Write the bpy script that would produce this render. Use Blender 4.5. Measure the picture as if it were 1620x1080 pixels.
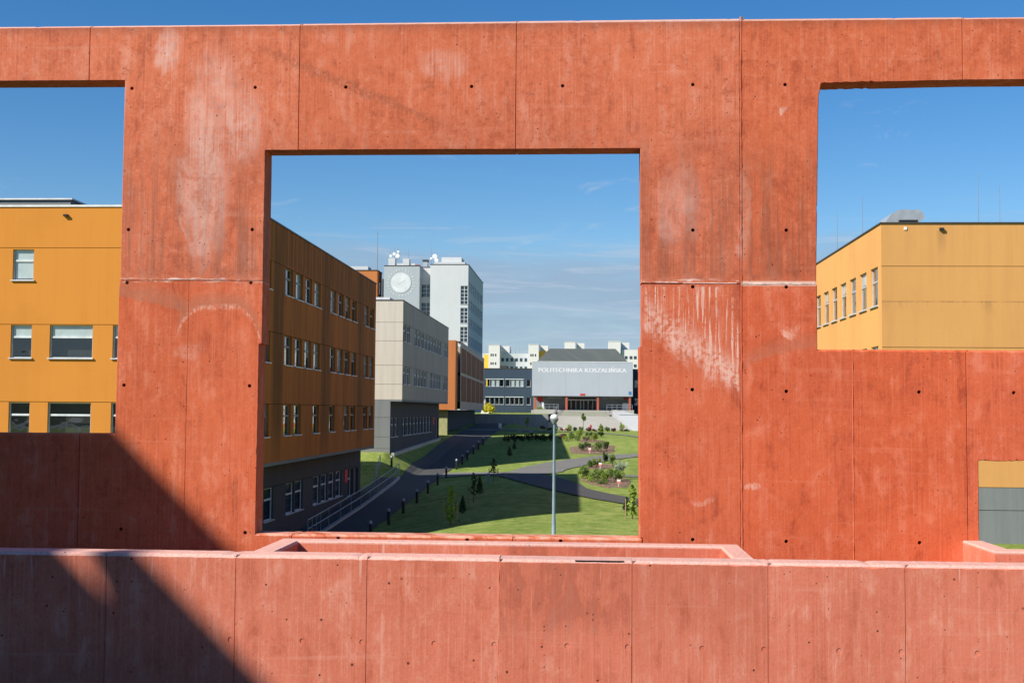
import bpy, bmesh, math, random
from mathutils import Vector, Matrix, noise as mnoise
from mathutils.geometry import tessellate_polygon
for o in list(bpy.data.objects): bpy.data.objects.remove(o)
SC = bpy.context.scene
COL = SC.collection
rad = math.radians
random.seed(7)

# ------------------------------------------------------------------ camera
cd = bpy.data.cameras.new('camera'); cam = bpy.data.objects.new('camera', cd); COL.objects.link(cam)
SC.camera = cam
cd.sensor_width = 36; cd.lens = 2011.8/1620*36; cd.clip_start = .1; cd.clip_end = 6000
yaw, pitch, roll = -5.674e-2, 5.4375e-2, 7.715e-3
_f = Vector((math.sin(yaw)*math.cos(pitch), math.cos(yaw)*math.cos(pitch), math.sin(pitch)))
_r = Vector((math.cos(yaw), -math.sin(yaw), 0)); _u = _r.cross(_f)
_r, _u = math.cos(roll)*_r+math.sin(roll)*_u, -math.sin(roll)*_r+math.cos(roll)*_u
cam.matrix_world = Matrix(((_r.x,_u.x,-_f.x,0),(_r.y,_u.y,-_f.y,0),(_r.z,_u.z,-_f.z,0),(0,0,0,1)))
SC.cycles.max_bounces = 6; SC.cycles.diffuse_bounces = 3; SC.cycles.glossy_bounces = 3
SC.render.resolution_x, SC.render.resolution_y = 1024, 682

# ------------------------------------------------------------------ light
S = Vector((-1.03, -.8, 1)).normalized()             # towards the sun
SUN_EL = math.asin(S.z)
sd = bpy.data.lights.new('sun', 'SUN'); sd.energy = 5.0; sd.angle = rad(.53); sd.color = (1, .94, .84)
sun = bpy.data.objects.new('sun', sd); COL.objects.link(sun)
sun.rotation_euler = S.to_track_quat('Z', 'Y').to_euler()
SC.view_settings.view_transform = 'Standard'; SC.view_settings.look = 'None'
SC.view_settings.exposure = .46; SC.view_settings.gamma = 1

class NT:
    """small node-tree helper: every method returns a socket"""
    def __init__(s, tree): s.t = tree; s.n = tree.nodes; s.l = tree.links
    def add(s, typ, **kw):
        n = s.n.new(typ)
        for k, v in kw.items(): setattr(n, k, v)
        return n
    def put(s, sock, v):
        if hasattr(v, 'is_output') or isinstance(v, bpy.types.NodeSocket): s.l.new(v, sock)
        elif v is not None:
            if sock.type == 'RGBA' and len(v) == 3: v = (*v, 1)
            sock.default_value = v
    def m(s, op, a, b=None, c=None, clamp=False):
        n = s.add('ShaderNodeMath', operation=op, use_clamp=clamp)
        for i, v in enumerate((a, b, c)):
            if v is not None: s.put(n.inputs[i], v)
        return n.outputs[0]
    def mul(s, *a):
        r = a[0]
        for b in a[1:]: r = s.m('MULTIPLY', r, b)
        return r
    def addv(s, *a):
        r = a[0]
        for b in a[1:]: r = s.m('ADD', r, b)
        return r
    def inv(s, a): return s.m('SUBTRACT', 1., a, clamp=True)
    def ss(s, x, a, b, lo=0., hi=1.):
        n = s.add('ShaderNodeMapRange', interpolation_type='SMOOTHSTEP')
        if a > b: a, b, lo, hi = b, a, hi, lo
        s.put(n.inputs[0], x)
        for i, v in enumerate((a, b, lo, hi)): n.inputs[i+1].default_value = v
        return n.outputs[0]
    def box(s, x, a, b, e): return s.mul(s.ss(x, a-e, a+e), s.ss(x, b+e, b-e))
    def vec(s, x, y, z):
        n = s.add('ShaderNodeCombineXYZ')
        for i, v in enumerate((x, y, z)): s.put(n.inputs[i], v)
        return n.outputs[0]
    def vmul(s, v, k):
        n = s.add('ShaderNodeVectorMath', operation='MULTIPLY'); s.put(n.inputs[0], v); n.inputs[1].default_value = k
        return n.outputs[0]
    def noise(s, v, scale=1., detail=3., rough=.55, dist=0.):
        n = s.add('ShaderNodeTexNoise'); s.put(n.inputs['Vector'], v)
        n.inputs['Scale'].default_value = scale; n.inputs['Detail'].default_value = detail
        n.inputs['Roughness'].default_value = rough; n.inputs['Distortion'].default_value = dist
        return n.outputs[0]
    def voro(s, v, scale):
        n = s.add('ShaderNodeTexVoronoi'); s.put(n.inputs['Vector'], v); n.inputs['Scale'].default_value = scale
        return n.outputs['Distance'], n.outputs['Color']
    def mix(s, f, a, b, mode='MIX'):
        n = s.add('ShaderNodeMix', data_type='RGBA', blend_type=mode)
        s.put(n.inputs[0], f); s.put(n.inputs[6], a); s.put(n.inputs[7], b)
        return n.outputs[2]
    def pos(s):
        g = s.add('ShaderNodeNewGeometry'); x = s.add('ShaderNodeSeparateXYZ'); s.l.new(g.outputs['Position'], x.inputs[0])
        return g.outputs['Position'], x.outputs[0], x.outputs[1], x.outputs[2]
    def bump(s, h, strength=.3, dist=.01, nrm=None):
        n = s.add('ShaderNodeBump'); s.put(n.inputs['Height'], h)
        n.inputs['Strength'].default_value = strength; n.inputs['Distance'].default_value = dist
        if nrm is not None: s.l.new(nrm, n.inputs['Normal'])
        return n.outputs[0]

# world: clear northern sky, thin streaky cloud low down
w = bpy.data.worlds.new('World'); SC.world = w; w.use_nodes = True
N = NT(w.node_tree); N.n.clear()
sky = N.add('ShaderNodeTexSky', sky_type='NISHITA'); sky.sun_disc = False
sky.sun_elevation = SUN_EL; sky.sun_rotation = math.atan2(S.x, S.y)
sky.altitude = 30; sky.air_density = 1.0; sky.dust_density = .1; sky.ozone_density = 3.
tc = N.add('ShaderNodeTexCoord'); sx = N.add('ShaderNodeSeparateXYZ'); N.l.new(tc.outputs['Generated'], sx.inputs[0])
dx, dy, dz = sx.outputs
hs = N.add('ShaderNodeHueSaturation'); hs.inputs['Saturation'].default_value = 1.36; hs.inputs['Value'].default_value = 1.14; hs.inputs['Hue'].default_value = .505
N.l.new(sky.outputs[0], hs.inputs['Color'])
n1 = N.noise(N.vec(N.mul(dx, 5.), N.mul(dy, 5.), N.mul(dz, 34.)), 1., 5, .6, .5)     # ragged stratus sheet low in the north
n2 = N.noise(N.vec(N.mul(dx, 7.), N.mul(dy, 7.), N.mul(dz, 95.)), 1., 5, .62, .6)    # fine streaks
n3 = N.noise(N.vec(N.mul(dx, 13.), N.mul(dy, 13.), N.mul(dz, 40.)), 1., 5, .65, 1.)  # small wisps
el = N.addv(dz, N.mul(N.m('SUBTRACT', n1, .5), .07))
sheet = N.mul(N.ss(el, .145, .105), N.ss(n1, .2, .6, .5, .85))
cc = N.mix(sheet, hs.outputs[0], (3.0, 4.05, 5.5))
streak = N.mul(N.ss(n2, .5, .68), N.ss(el, .16, .12), N.ss(dz, .0, .05), .6)
wisp = N.mul(N.ss(n3, .6, .78), N.ss(dz, .30, .18), .45)
cc = N.mix(N.m('MAXIMUM', streak, wisp), cc, (4.6, 5.6, 6.9))
bg = N.add('ShaderNodeBackground'); bg.inputs['Strength'].default_value = .078
wo = N.add('ShaderNodeOutputWorld'); N.l.new(cc, bg.inputs[0]); N.l.new(bg.outputs[0], wo.inputs[0])

# ------------------------------------------------------------------ materials
def newmat(name):
    m = bpy.data.materials.new(name); m.use_nodes = True
    T = NT(m.node_tree); p = T.n['Principled BSDF']; p.inputs['Roughness'].default_value = .85
    p.inputs['Specular IOR Level'].default_value = .25
    return m, T, p
def plain(name, c, rough=.7, var=.12, scale=3., bump=0., spec=.25, metal=0., stretch=(1,1,1)):
    m, T, p = newmat(name)
    P, x, y, z = T.pos()
    n = T.noise(T.vmul(P, stretch), scale, 4)
    k = T.ss(n, .3, .7, 1-var, 1+var*.6)
    T.put(p.inputs['Base Color'], T.mix(1., c, T.vec(k, k, k), 'MULTIPLY'))
    p.inputs['Roughness'].default_value = rough; p.inputs['Specular IOR Level'].default_value = spec; p.inputs['Metallic'].default_value = metal
    if bump: T.put(p.inputs['Normal'], T.bump(T.noise(P, scale*12, 3), bump, .01))
    return m

def concrete(name, base, pale, dark, stains=None, seed=0., grain=None):
    m, T, p = newmat(name)
    P, x, y, z = T.pos()
    oi = T.add('ShaderNodeObjectInfo')
    xy = T.addv(x, T.mul(y, .83), seed)
    big = T.noise(P, .9, 3, .6); med = T.noise(T.vmul(P, (2.6, 2.6, 1.5)), 1.7, 6, .70, .5)
    st = T.noise(T.vec(T.mul(xy, 6.), 0., T.mul(z, .5)), 1., 6, .72)
    fst = T.noise(T.vec(T.mul(xy, 44.), 0., T.mul(z, .8)), 1., 2, .6)
    brd = T.noise(T.vec(T.mul(xy, .6), 0., T.mul(z, 12.)), 1., 2, .6)
    fine = T.noise(P, 38, 3, .75)
    c = T.mix(T.ss(big, .35, .68), base, tuple(.75*b+.25*q for b, q in zip(base, dark)))
    mot = T.addv(T.mul(med, .55), T.mul(st, .45))
    c = T.mix(T.mul(T.ss(mot, .50, .64), .70), c, pale)
    c = T.mix(T.mul(T.ss(mot, .49, .35), .85), c, dark)
    gr_ = T.noise(P, 11, 6, .8)
    gk = T.ss(z, 1.3, 1.5, *grain)
    c = T.mix(T.mul(T.ss(gr_, .50, .66), T.ss(big, .30, .62, .25, .85), gk), c, dark)
    c = T.mix(T.mul(T.ss(gr_, .46, .34), .45, gk), c, pale)
    c = T.mix(T.mul(T.ss(fst, .5, .75), .34), c, pale)
    c = T.mix(T.mul(T.ss(fst, .46, .25), .35), c, dark)
    c = T.mix(T.mul(T.ss(brd, .58, .75), .25), c, pale)
    c = T.mix(T.mul(T.ss(fine, .52, .75), .30), c, pale)
    c = T.mix(T.mul(T.ss(fine, .46, .25), .34), c, dark)
    if stains: c = stains(T, c, x, z, P, dict(big=big, med=med, st=st, fst=fst, fine=fine))
    d1, col1 = T.voro(P, 6.5); sc1 = T.add('ShaderNodeSeparateXYZ'); T.l.new(col1, sc1.inputs[0])
    pit = T.mul(T.ss(T.m('DIVIDE', d1, T.ss(sc1.outputs[1], 0., 1., .04, .10)), 1., .7), T.ss(sc1.outputs[0], .52, .54), T.ss(big, .38, .5))
    d2, col2 = T.voro(P, 21); sc2 = T.add('ShaderNodeSeparateXYZ'); T.l.new(col2, sc2.inputs[0])
    pit2 = T.mul(T.ss(d2, .20, .12), T.ss(sc2.outputs[0], .78, .8), T.ss(med, .45, .6))
    pits = T.m('MAXIMUM', pit, T.mul(pit2, .75))
    c = T.mix(T.mul(pits, .85), c, tuple(.12*v for v in base))
    c = T.mix(1., c, oi.outputs['Color'], 'MULTIPLY')
    T.put(p.inputs['Base Color'], c)
    h = T.addv(T.mul(fine, .5), T.mul(fst, .4), T.mul(med, .8), T.mul(pits, -2.))
    T.put(p.inputs['Normal'], T.bump(h, .4, .008))
    p.inputs['Roughness'].default_value = .85; p.inputs['Specular IOR Level'].default_value = .15
    return m

TOPZ = 4.22
PALE = (.76, .56, .50)
def wall_stains(T, c, x, z, P, n):
    wx = T.addv(x, T.mul(T.m('SUBTRACT', n['med'], .5), .35)); wz = T.addv(z, T.mul(T.m('SUBTRACT', n['med'], .5), .4))
    drip = T.noise(T.vec(T.mul(x, 34.), 0., T.mul(z, 1.1)), 1., 3, .65)
    spk = T.noise(P, 22, 3, .7)
    # lime run below the cast joint, right of the big opening
    reg = T.mul(T.box(x, .64, 1.645, .02), T.ss(z, 1.345, 1.325))
    low = T.addv(1.05, T.mul(T.m('SUBTRACT', x, .62), -.72))             # falling lower rim
    dd = T.m('SUBTRACT', wz, low)
    rim = T.mul(reg, T.ss(dd, -.26, -.02), T.ss(dd, .34, .0))
    runs = T.mul(reg, T.ss(dd, -.1, .1), T.ss(drip, .53, .60), T.ss(T.addv(T.mul(n['med'], .5), T.mul(spk, .5)), .40, .52))
    e = T.m('MAXIMUM', T.mul(rim, T.ss(T.addv(T.mul(n['fst'], .25), T.mul(n['med'], .35), T.mul(spk, .4)), .40, .56), .9), T.mul(runs, .95))
    # joint itself
    jn = T.noise(T.vec(T.mul(x, 5.), 0., T.mul(z, 30.)), 1., 4, .7)
    jr = T.mul(T.box(x, 1.67, 2.47, .01), T.box(z, 1.345, 1.395, .008), .9)
    jl = T.mul(T.ss(x, 1.65, 1.63), T.box(z, 1.365, 1.42, .012), T.ss(jn, .5, .62), .85)
    e = T.m('MAXIMUM', e, T.m('MAXIMUM', jr, jl))
    # tide mark on the left pier: two sagging arcs
    def arc(cx, zc, k, x0, x1, wdt, pw):
        q = T.m('ABSOLUTE', T.m('SUBTRACT', x, cx)); line = T.m('SUBTRACT', zc, T.mul(T.m('POWER', q, pw), k))
        d = T.m('SUBTRACT', T.addv(z, T.mul(T.m('SUBTRACT', n['med'], .5), .16)), line)
        return d, T.box(x, x0, x1, .05)
    d_, b_ = arc(-3.98, 1.10, 7., -4.42, -3.5, .07, 4.)
    core = T.mul(T.ss(T.m('ABSOLUTE', d_), .045, .008), b_, T.ss(T.addv(T.mul(spk, .6), T.mul(n['fst'], .4)), .40, .62), .6)
    halo = T.mul(T.ss(d_, -.01, .03), T.ss(d_, .22, .05), b_, T.ss(spk, .3, .6, .4, .8))
    d2_, b2_ = arc(-5.1, 1.19, .32, -5.1, -4.30, .1, 2.)
    halo = T.m('MAXIMUM', halo, T.mul(T.ss(d2_, -.01, .02), T.ss(d2_, .26, .08), b2_, T.ss(spk, .3, .6, .4, .8)))
    d3_, b3_ = arc(2.55, .70, .30, 1.72, 2.6, .06, 2.)
    halo = T.m('MAXIMUM', halo, T.mul(T.ss(d3_, -.02, .02), T.ss(d3_, .2, .05), b3_, .55))
    c = T.mix(T.mul(halo, .7), c, (.40, .20, .145))
    e = T.m('MAXIMUM', e, core)
    # small patches
    def spot(cx, cz, rx, rz):
        a = T.m('DIVIDE', T.m('SUBTRACT', wx, cx+.0), rx); b = T.m('DIVIDE', T.m('SUBTRACT', wz, cz), rz)
        return T.ss(T.addv(T.mul(a, a), T.mul(b, b)), 1.25, .1)
    for a in ((2.17, .86, .10, .07, .9), (1.70, 2.1, .07, .6, .35), (-4.6, 3.95, .16, .28, .45), (-4.15, 2.5, .30, 1.0, .42), (-4.05, 3.3, .35, .8, .28), (-3.75, 3.1, .25, .5, .4), (-1.55, 3.75, .3, .2, .35), (1.0, 2.2, .3, .5, .25), (1.23, -.97, .13, .05, .5), (1.78, -.77, .10, .035, .7), (2.12, 3.25, .04, .04, .6), (-4.3, .62, .16, .10, .3)):
        e = T.m('MAXIMUM', e, T.mul(spot(*a[:4]), T.ss(T.addv(T.mul(n['med'], .4), T.mul(spk, .3), T.mul(n['fst'], .3)), .36, .6), a[4]))
    sc = T.mul(T.ss(T.noise(T.vec(T.mul(x, 2.), 0., T.mul(z, 9.)), 1.6, 4, .7, 2.), .70, .74), T.ss(z, .4, -.2), .4)
    e = T.m('MAXIMUM', e, sc)
    # rising dirt under the cap and a long sloping crack in the beam
    cr = T.m('ABSOLUTE', T.m('SUBTRACT', T.addv(z, T.mul(T.m('SUBTRACT', n['med'], .5), .25)), T.addv(2.45, T.mul(x, -.42))))
    g = T.mul(T.ss(cr, .10, .0), T.box(x, -3.5, -1.5, .3), T.ss(spk, .3, .6), .4)
    run = T.mul(T.ss(z, 3.4, 2.2), T.ss(z, 1.3, 1.5), T.ss(T.addv(T.mul(n['st'], .6), T.mul(n['fst'], .4)), .42, .60), .62)
    g = T.m('MAXIMUM', g, run)
    cap = T.mul(T.ss(T.addv(z, T.mul(n['st'], .25)), 4.2, 4.34), .4)
    jd = T.mul(T.box(z, 1.40, 1.55, .05), T.ss(n['med'], .45, .65), .5)
    g = T.m('MAXIMUM', g, T.m('MAXIMUM', cap, jd))
    c = T.mix(g, c, (.20, .075, .05))
    e = T.m('MAXIMUM', e, T.mul(T.ss(z, TOPZ-.022, TOPZ-.012), .55))
    sil = T.mul(T.box(z, -1.362, -1.2, .004), T.box(x, -3.52, .6, .02), T.ss(T.addv(T.mul(n['med'], .5), T.mul(n['st'], .5)), .40, .58), .6)
    e = T.m('MAXIMUM', e, sil)
    return T.mix(e, c, PALE)
def parapet_stains(T, c, x, z, P, n):
    q = T.addv(T.mul(n['st'], .5), T.mul(n['med'], .5))
    g = T.mul(T.box(x, -.74, .42, .02), T.ss(T.addv(z, T.mul(n['med'], .8)), -1.75, -1.25), T.ss(q, .40, .56), .65)
    g = T.m('MAXIMUM', g, T.mul(T.box(x, .43, 1.61, .005), T.ss(T.addv(z, T.mul(n['st'], .6)), -2.3, -1.2), .28))
    c = T.mix(g, c, (.33, .075, .04))
    dr = T.mul(T.ss(T.noise(T.vec(T.mul(x, 22.), 0., T.mul(z, 1.1)), 1., 2), .66, .72), T.ss(z, -1.62, -1.4), .35)
    top = T.mul(T.ss(z, -1.342, -1.330), T.ss(n['fine'], .25, .6, .45, 1.), .62)
    pl = T.mul(T.box(z, -1.3165, -1.309, .002), T.ss(T.noise(T.vec(T.mul(x, 9.), 0., 0.), 1., 4, .8), .42, .6), .5)
    c = T.mix(pl, c, (.16, .05, .035))
    return T.mix(T.m('MAXIMUM', dr, top), c, PALE)

M = {}
M['red'] = concrete('red_concrete', (.615, .162, .077), (.70, .29, .20), (.35, .080, .042), wall_stains, 0., (.45, .9))
M['red_front'] = concrete('red_concrete_front', (.62, .182, .110), (.72, .325, .235), (.43, .105, .056), parapet_stains, 3.3, (.4, .4))
M['grout'] = plain('joint_grout', (.26, .095, .07), .9, .4, 12)
M['hole'] = plain('tie_hole_dark', (.02, .015, .015), .9)

def plaster(name, c, dirt, amount=.5, sc=1.):
    m, T, p = newmat(name)
    P, x, y, z = T.pos(); xy = T.addv(x, y)
    st = T.noise(T.vec(T.mul(xy, 1.6*sc), 0., T.mul(z, .16)), 1., 5, .6)
    st2 = T.noise(T.vec(T.mul(xy, 5.*sc), 0., T.mul(z, .12)), 1., 4, .65)
    big = T.noise(P, .25, 4); fine = T.noise(P, 9, 4, .7)
    k = T.mul(T.ss(T.addv(T.mul(st, .6), T.mul(st2, .4)), .42, .68), amount)
    cc_ = T.mix(k, c, dirt)
    cc_ = T.mix(T.mul(T.ss(big, .4, .7), .2), cc_, dirt)
    cc_ = T.mix(T.mul(T.ss(fine, .5, .75), .14), cc_, dirt)
    T.put(p.inputs['Base Color'], cc_)
    T.put(p.inputs['Normal'], T.bump(T.noise(P, 25, 3), .25, .01))
    p.inputs['Roughness'].default_value = .9; p.inputs['Specular IOR Level'].default_value = .15
    return m
M['ochre'] = plaster('ochre_plaster', (.62, .245, .042), (.40, .145, .026), .13)
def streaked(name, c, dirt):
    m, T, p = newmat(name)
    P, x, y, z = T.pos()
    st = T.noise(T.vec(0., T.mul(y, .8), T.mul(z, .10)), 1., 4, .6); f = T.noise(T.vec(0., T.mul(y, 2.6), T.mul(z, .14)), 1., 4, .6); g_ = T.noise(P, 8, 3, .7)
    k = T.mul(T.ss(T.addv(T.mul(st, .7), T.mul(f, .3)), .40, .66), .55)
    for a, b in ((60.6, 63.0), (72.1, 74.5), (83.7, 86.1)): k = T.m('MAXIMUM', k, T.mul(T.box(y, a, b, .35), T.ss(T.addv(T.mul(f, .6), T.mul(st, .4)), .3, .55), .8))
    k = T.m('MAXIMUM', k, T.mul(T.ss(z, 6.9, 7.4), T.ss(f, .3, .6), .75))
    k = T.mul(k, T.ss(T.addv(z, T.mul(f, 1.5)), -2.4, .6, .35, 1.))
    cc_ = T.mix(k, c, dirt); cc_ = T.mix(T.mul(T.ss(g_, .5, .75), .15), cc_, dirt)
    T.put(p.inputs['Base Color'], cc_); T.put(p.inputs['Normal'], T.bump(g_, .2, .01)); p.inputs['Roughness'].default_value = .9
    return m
M['ochre_side'] = streaked('ochre_plaster_shaded_streaked', (.47, .155, .027), (.13, .055, .012))  # dirt streaks, with the facade's shade put into base and dirt colours
M['ochre_pale'] = plaster('pale_ochre_plaster', (.71, .365, .116), (.47, .21, .075), .2, .8)
def dimmed_stained_ochre():
    m = plaster('pale_ochre_plaster_dimmed_stained', (.63, .325, .108), (.45, .21, .078), .3, .8); T = NT(m.node_tree); p = T.n['Principled BSDF']  # weaker sun on this front is in the darker base; drips are stains
    src = p.inputs['Base Color'].links[0].from_socket; P, x, y, z = T.pos()
    s1 = T.noise(T.vec(T.mul(x, 2.2), T.mul(y, 2.2), T.mul(z, .3)), 1., 5, .7); s2 = T.noise(T.vec(T.mul(x, .6), T.mul(y, .6), 0.), 1., 3)
    line = T.mul(T.box(z, 4.80, 4.85, .025), T.ss(s1, .3, .6), .65)
    dr = T.mul(T.ss(z, 4.1, 4.85), T.ss(z, 4.88, 4.84), T.ss(s1, .5, .68), T.ss(s2, .4, .6), .6)
    dr2 = T.mul(T.box(x, 15.2, 15.55, .12), T.ss(z, 6.6, 7.8), T.ss(z, 7.95, 7.85), .35)
    T.put(p.inputs['Base Color'], T.mix(T.m('MAXIMUM', line, T.m('MAXIMUM', dr, dr2)), src, (.22, .12, .06)))
    return m
M['ochre_pale_front'] = dimmed_stained_ochre()
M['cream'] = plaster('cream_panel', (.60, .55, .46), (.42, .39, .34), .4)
M['cream_side'] = plaster('cream_panel_shaded_streaked', (.40, .355, .305), (.24, .215, .19), .55, .8)  # darker, warmer copy of the cream panel; the side's shade is in its colour
M['plinth'] = plaster('grey_plinth_plaster', (.21, .225, .225), (.13, .14, .14), .4)
M['plinth_dark'] = plaster('charcoal_plinth_plaster', (.085, .085, .095), (.05, .05, .06), .4)
M['brick'] = plaster('orange_brick', (.52, .19, .065), (.36, .12, .045), .3)
M['disc'] = plain('emblem_disc_paint', (.64, .67, .69), .7, .1, .8)
M['ring'] = plain('emblem_ring_paint', (.54, .58, .61), .7)
M['white'] = plaster('white_plaster', (.57, .59, .60), (.48, .51, .52), .3, .5)
M['white_apt'] = plaster('white_block_plaster', (.68, .67, .645), (.58, .58, .57), .3, .3)
M['grey_apt'] = plaster('grey_block_plaster', (.52, .55, .57), (.45, .48, .5), .3, .3)
M['grey_clad'] = plaster('grey_cladding', (.40, .44, .475), (.33, .37, .40), .35, .6)
M['navy'] = plaster('navy_cladding', (.045, .068, .098), (.034, .05, .074), .3, .6)
M['roof_dark'] = plaster('dark_metal_roof', (.085, .098, .095), (.13, .14, .13), .5, .8)
M['frame_w'] = plain('window_frame_white', (.62, .66, .68), .5)
M['frame_d'] = plain('window_frame_grey', (.25, .27, .29), .5)
M['sill'] = plain('metal_sill', (.55, .57, .60), .4)
M['blind'] = plain('roller_blind', (.62, .66, .66), .8, .08)
M['interior'] = plain('dark_interior', (.035, .035, .035), .9)
M['coping'] = plain('dark_coping', (.06, .055, .05), .5)
M['coping_w'] = plain('white_coping', (.68, .68, .68), .5)
M['metal'] = plain('galvanised_metal', (.45, .48, .50), .42, .15, 6, 0, .5, .6)
M['metal_blue'] = plain('painted_rail', (.22, .29, .34), .45)
M['black'] = plain('black_metal', (.025, .025, .027), .5)
M['white_p'] = plain('white_paint', (.78, .78, .77), .5)
M['redpaint'] = plain('red_paint', (.55, .035, .04), .6)
M['redcol'] = plain('red_column', (.42, .10, .06), .8)
M['bluep'] = plain('blue_paint', (.06, .20, .45), .6)
M['stone'] = plaster('stair_concrete', (.43, .42, .39), (.30, .29, .27), .5, .6)
M['stone_d'] = plaster('retaining_concrete', (.27, .28, .30), (.18, .19, .20), .5, .6)
M['tread'] = plaster('stair_tread', (.33, .33, .27), (.24, .24, .19), .5, .6)
M['pale_conc'] = plaster('pale_concrete', (.46, .47, .47), (.38, .39, .39), .4, .6)
M['paving_t'] = plain('terrace_floor', (.10, .095, .09), .9, .3, 2, .2)
M['wood'] = plain('stake_wood', (.34, .24, .14), .9, .3, 10)
M['bark'] = plain('bark', (.16, .11, .07), .9, .3, 15)
M['olive'] = plain('olive_panel', (.36, .35, .17), .8)
M['yellow'] = plain('yellow_accent', (.75, .46, .05), .7)
M['brownrib'] = plain('timber_infill', (.20, .075, .035), .8, .3, 4, 0, .2, 0, (6, 6, .5))
M['beige'] = plaster('beige_frame', (.43, .36, .31), (.32, .27, .23), .4, .8)
M['letter'] = plain('sign_letter_white', (.66, .67, .68), .6, .03)
M['frame_m'] = plain('window_frame_mid_grey', (.40, .42, .45), .5)
M['globe'] = plain('opal_globe', (.85, .85, .83), .25, .03, 3, 0, .5)
M['cowl'] = plain('aluminium_cowl', (.40, .43, .45), .45, .1, 4, 0, .5, .25)

def glass():
    m, T, p = newmat('window_glass'); T.n.remove(p)
    out = T.n['Material Output']
    tr = T.add('ShaderNodeBsdfTransparent'); tr.inputs[0].default_value = (.86, .90, .89, 1)
    gl = T.add('ShaderNodeBsdfGlossy'); gl.inputs['Roughness'].default_value = .015; gl.inputs[0].default_value = (.93, .97, 1, 1)
    P, x, y, z = T.pos()
    T.put(gl.inputs['Normal'], T.bump(T.noise(P, .9, 2), .12, .05))
    lw = T.add('ShaderNodeLayerWeight'); lw.inputs['Blend'].default_value = .5
    fr = T.addv(.11, T.mul(T.m('POWER', lw.outputs['Facing'], 4.), .89))
    mx = T.add('ShaderNodeMixShader'); T.l.new(fr, mx.inputs[0]); T.l.new(tr.outputs[0], mx.inputs[1]); T.l.new(gl.outputs[0], mx.inputs[2])
    T.l.new(mx.outputs[0], out.inputs[0]); return m
M['glass'] = glass()

def grassmat():
    m, T, p = newmat('lawn')
    P, x, y, z = T.pos()
    a = T.noise(P, .16, 4, .6); b = T.noise(P, 1.3, 5, .7); f = T.noise(P, 5, 6, .85)
    rows = T.noise(T.vec(T.mul(T.addv(x, T.mul(y, .25)), .35), T.mul(y, 1.5), 0.), 1., 3, .6)
    mow = T.noise(T.vec(T.mul(x, .5), T.mul(y, .13), 0.), 1., 2)
    c = T.mix(T.ss(a, .35, .65), (.165, .235, .040), (.235, .30, .066))
    c = T.mix(T.mul(T.ss(mow, .46, .56), .35), c, (.125, .195, .030))
    c = T.mix(T.mul(T.ss(b, .48, .66), .75), c, (.33, .335, .115))
    c = T.mix(T.mul(T.ss(b, .47, .33), .65), c, (.080, .135, .020))
    c = T.mix(T.mul(T.ss(rows, .5, .66), .55), c, (.32, .36, .10))
    c = T.mix(T.mul(T.ss(f, .52, .68), .65), c, (.36, .37, .14))
    c = T.mix(T.mul(T.ss(f, .47, .32), .7), c, (.055, .095, .016))
    T.put(p.inputs['Base Color'], c)
    T.put(p.inputs['Normal'], T.bump(T.addv(T.mul(f, 1.), T.mul(b, .8)), .5, .12))
    p.inputs['Roughness'].default_value = .95; p.inputs['Specular IOR Level'].default_value = .1
    return m
M['grass'] = grassmat()
def paving(name, c):
    m, T, p = newmat(name)
    P, x, y, z = T.pos()
    br = T.add('ShaderNodeTexBrick'); T.l.new(T.vmul(P, (1, 1, 0)), br.inputs['Vector'])
    br.inputs['Scale'].default_value = 4.; br.inputs['Mortar Size'].default_value = .03
    for i, k in ((1, 1.), (2, .8), (3, .5)): br.inputs[i].default_value = (*[v*k for v in c], 1)
    n = T.noise(P, .7, 5, .65)
    cc_ = T.mix(T.ss(n, .35, .75, .0, .45), br.outputs[0], tuple(v*.6 for v in c))
    T.put(p.inputs['Base Color'], cc_); p.inputs['Roughness'].default_value = .92
    return m
M['asphalt'] = paving('dark_block_paving', (.105, .100, .098))
M['pave'] = paving('grey_block_paving', (.235, .225, .205))
M['mulch'] = plain('bark_mulch', (.23, .15, .10), .95, .55, 7, .8)
def leafmat(name, c, c2):
    m, T, p = newmat(name)
    P, x, y, z = T.pos()
    wn = T.add('ShaderNodeTexWhiteNoise'); gi = T.add('ShaderNodeNewGeometry'); T.l.new(gi.outputs['Random Per Island'], wn.inputs['Value']) if False else None
    k = T.addv(T.mul(T.noise(P, 2.2, 3), .5), T.mul(gi.outputs['Random Per Island'], .5))
    T.put(p.inputs['Base Color'], T.mix(T.ss(k, .3, .75), c, c2)); p.inputs['Roughness'].default_value = .6
    return m
M['leaf'] = leafmat('leaf_green', (.07, .135, .024), (.17, .245, .055))
M['leaf_y'] = leafmat('leaf_lime', (.14, .22, .025), (.26, .33, .05))
M['leaf_d'] = leafmat('leaf_dark', (.024, .050, .016), (.065, .105, .03))
M['leaf_s'] = leafmat('leaf_silver', (.22, .29, .20), (.36, .42, .31))
M['leaf_gold'] = leafmat('leaf_gold', (.42, .40, .02), (.62, .52, .03))
M['leaf_red'] = leafmat('leaf_red', (.10, .04, .045), (.17, .08, .06))

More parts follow.
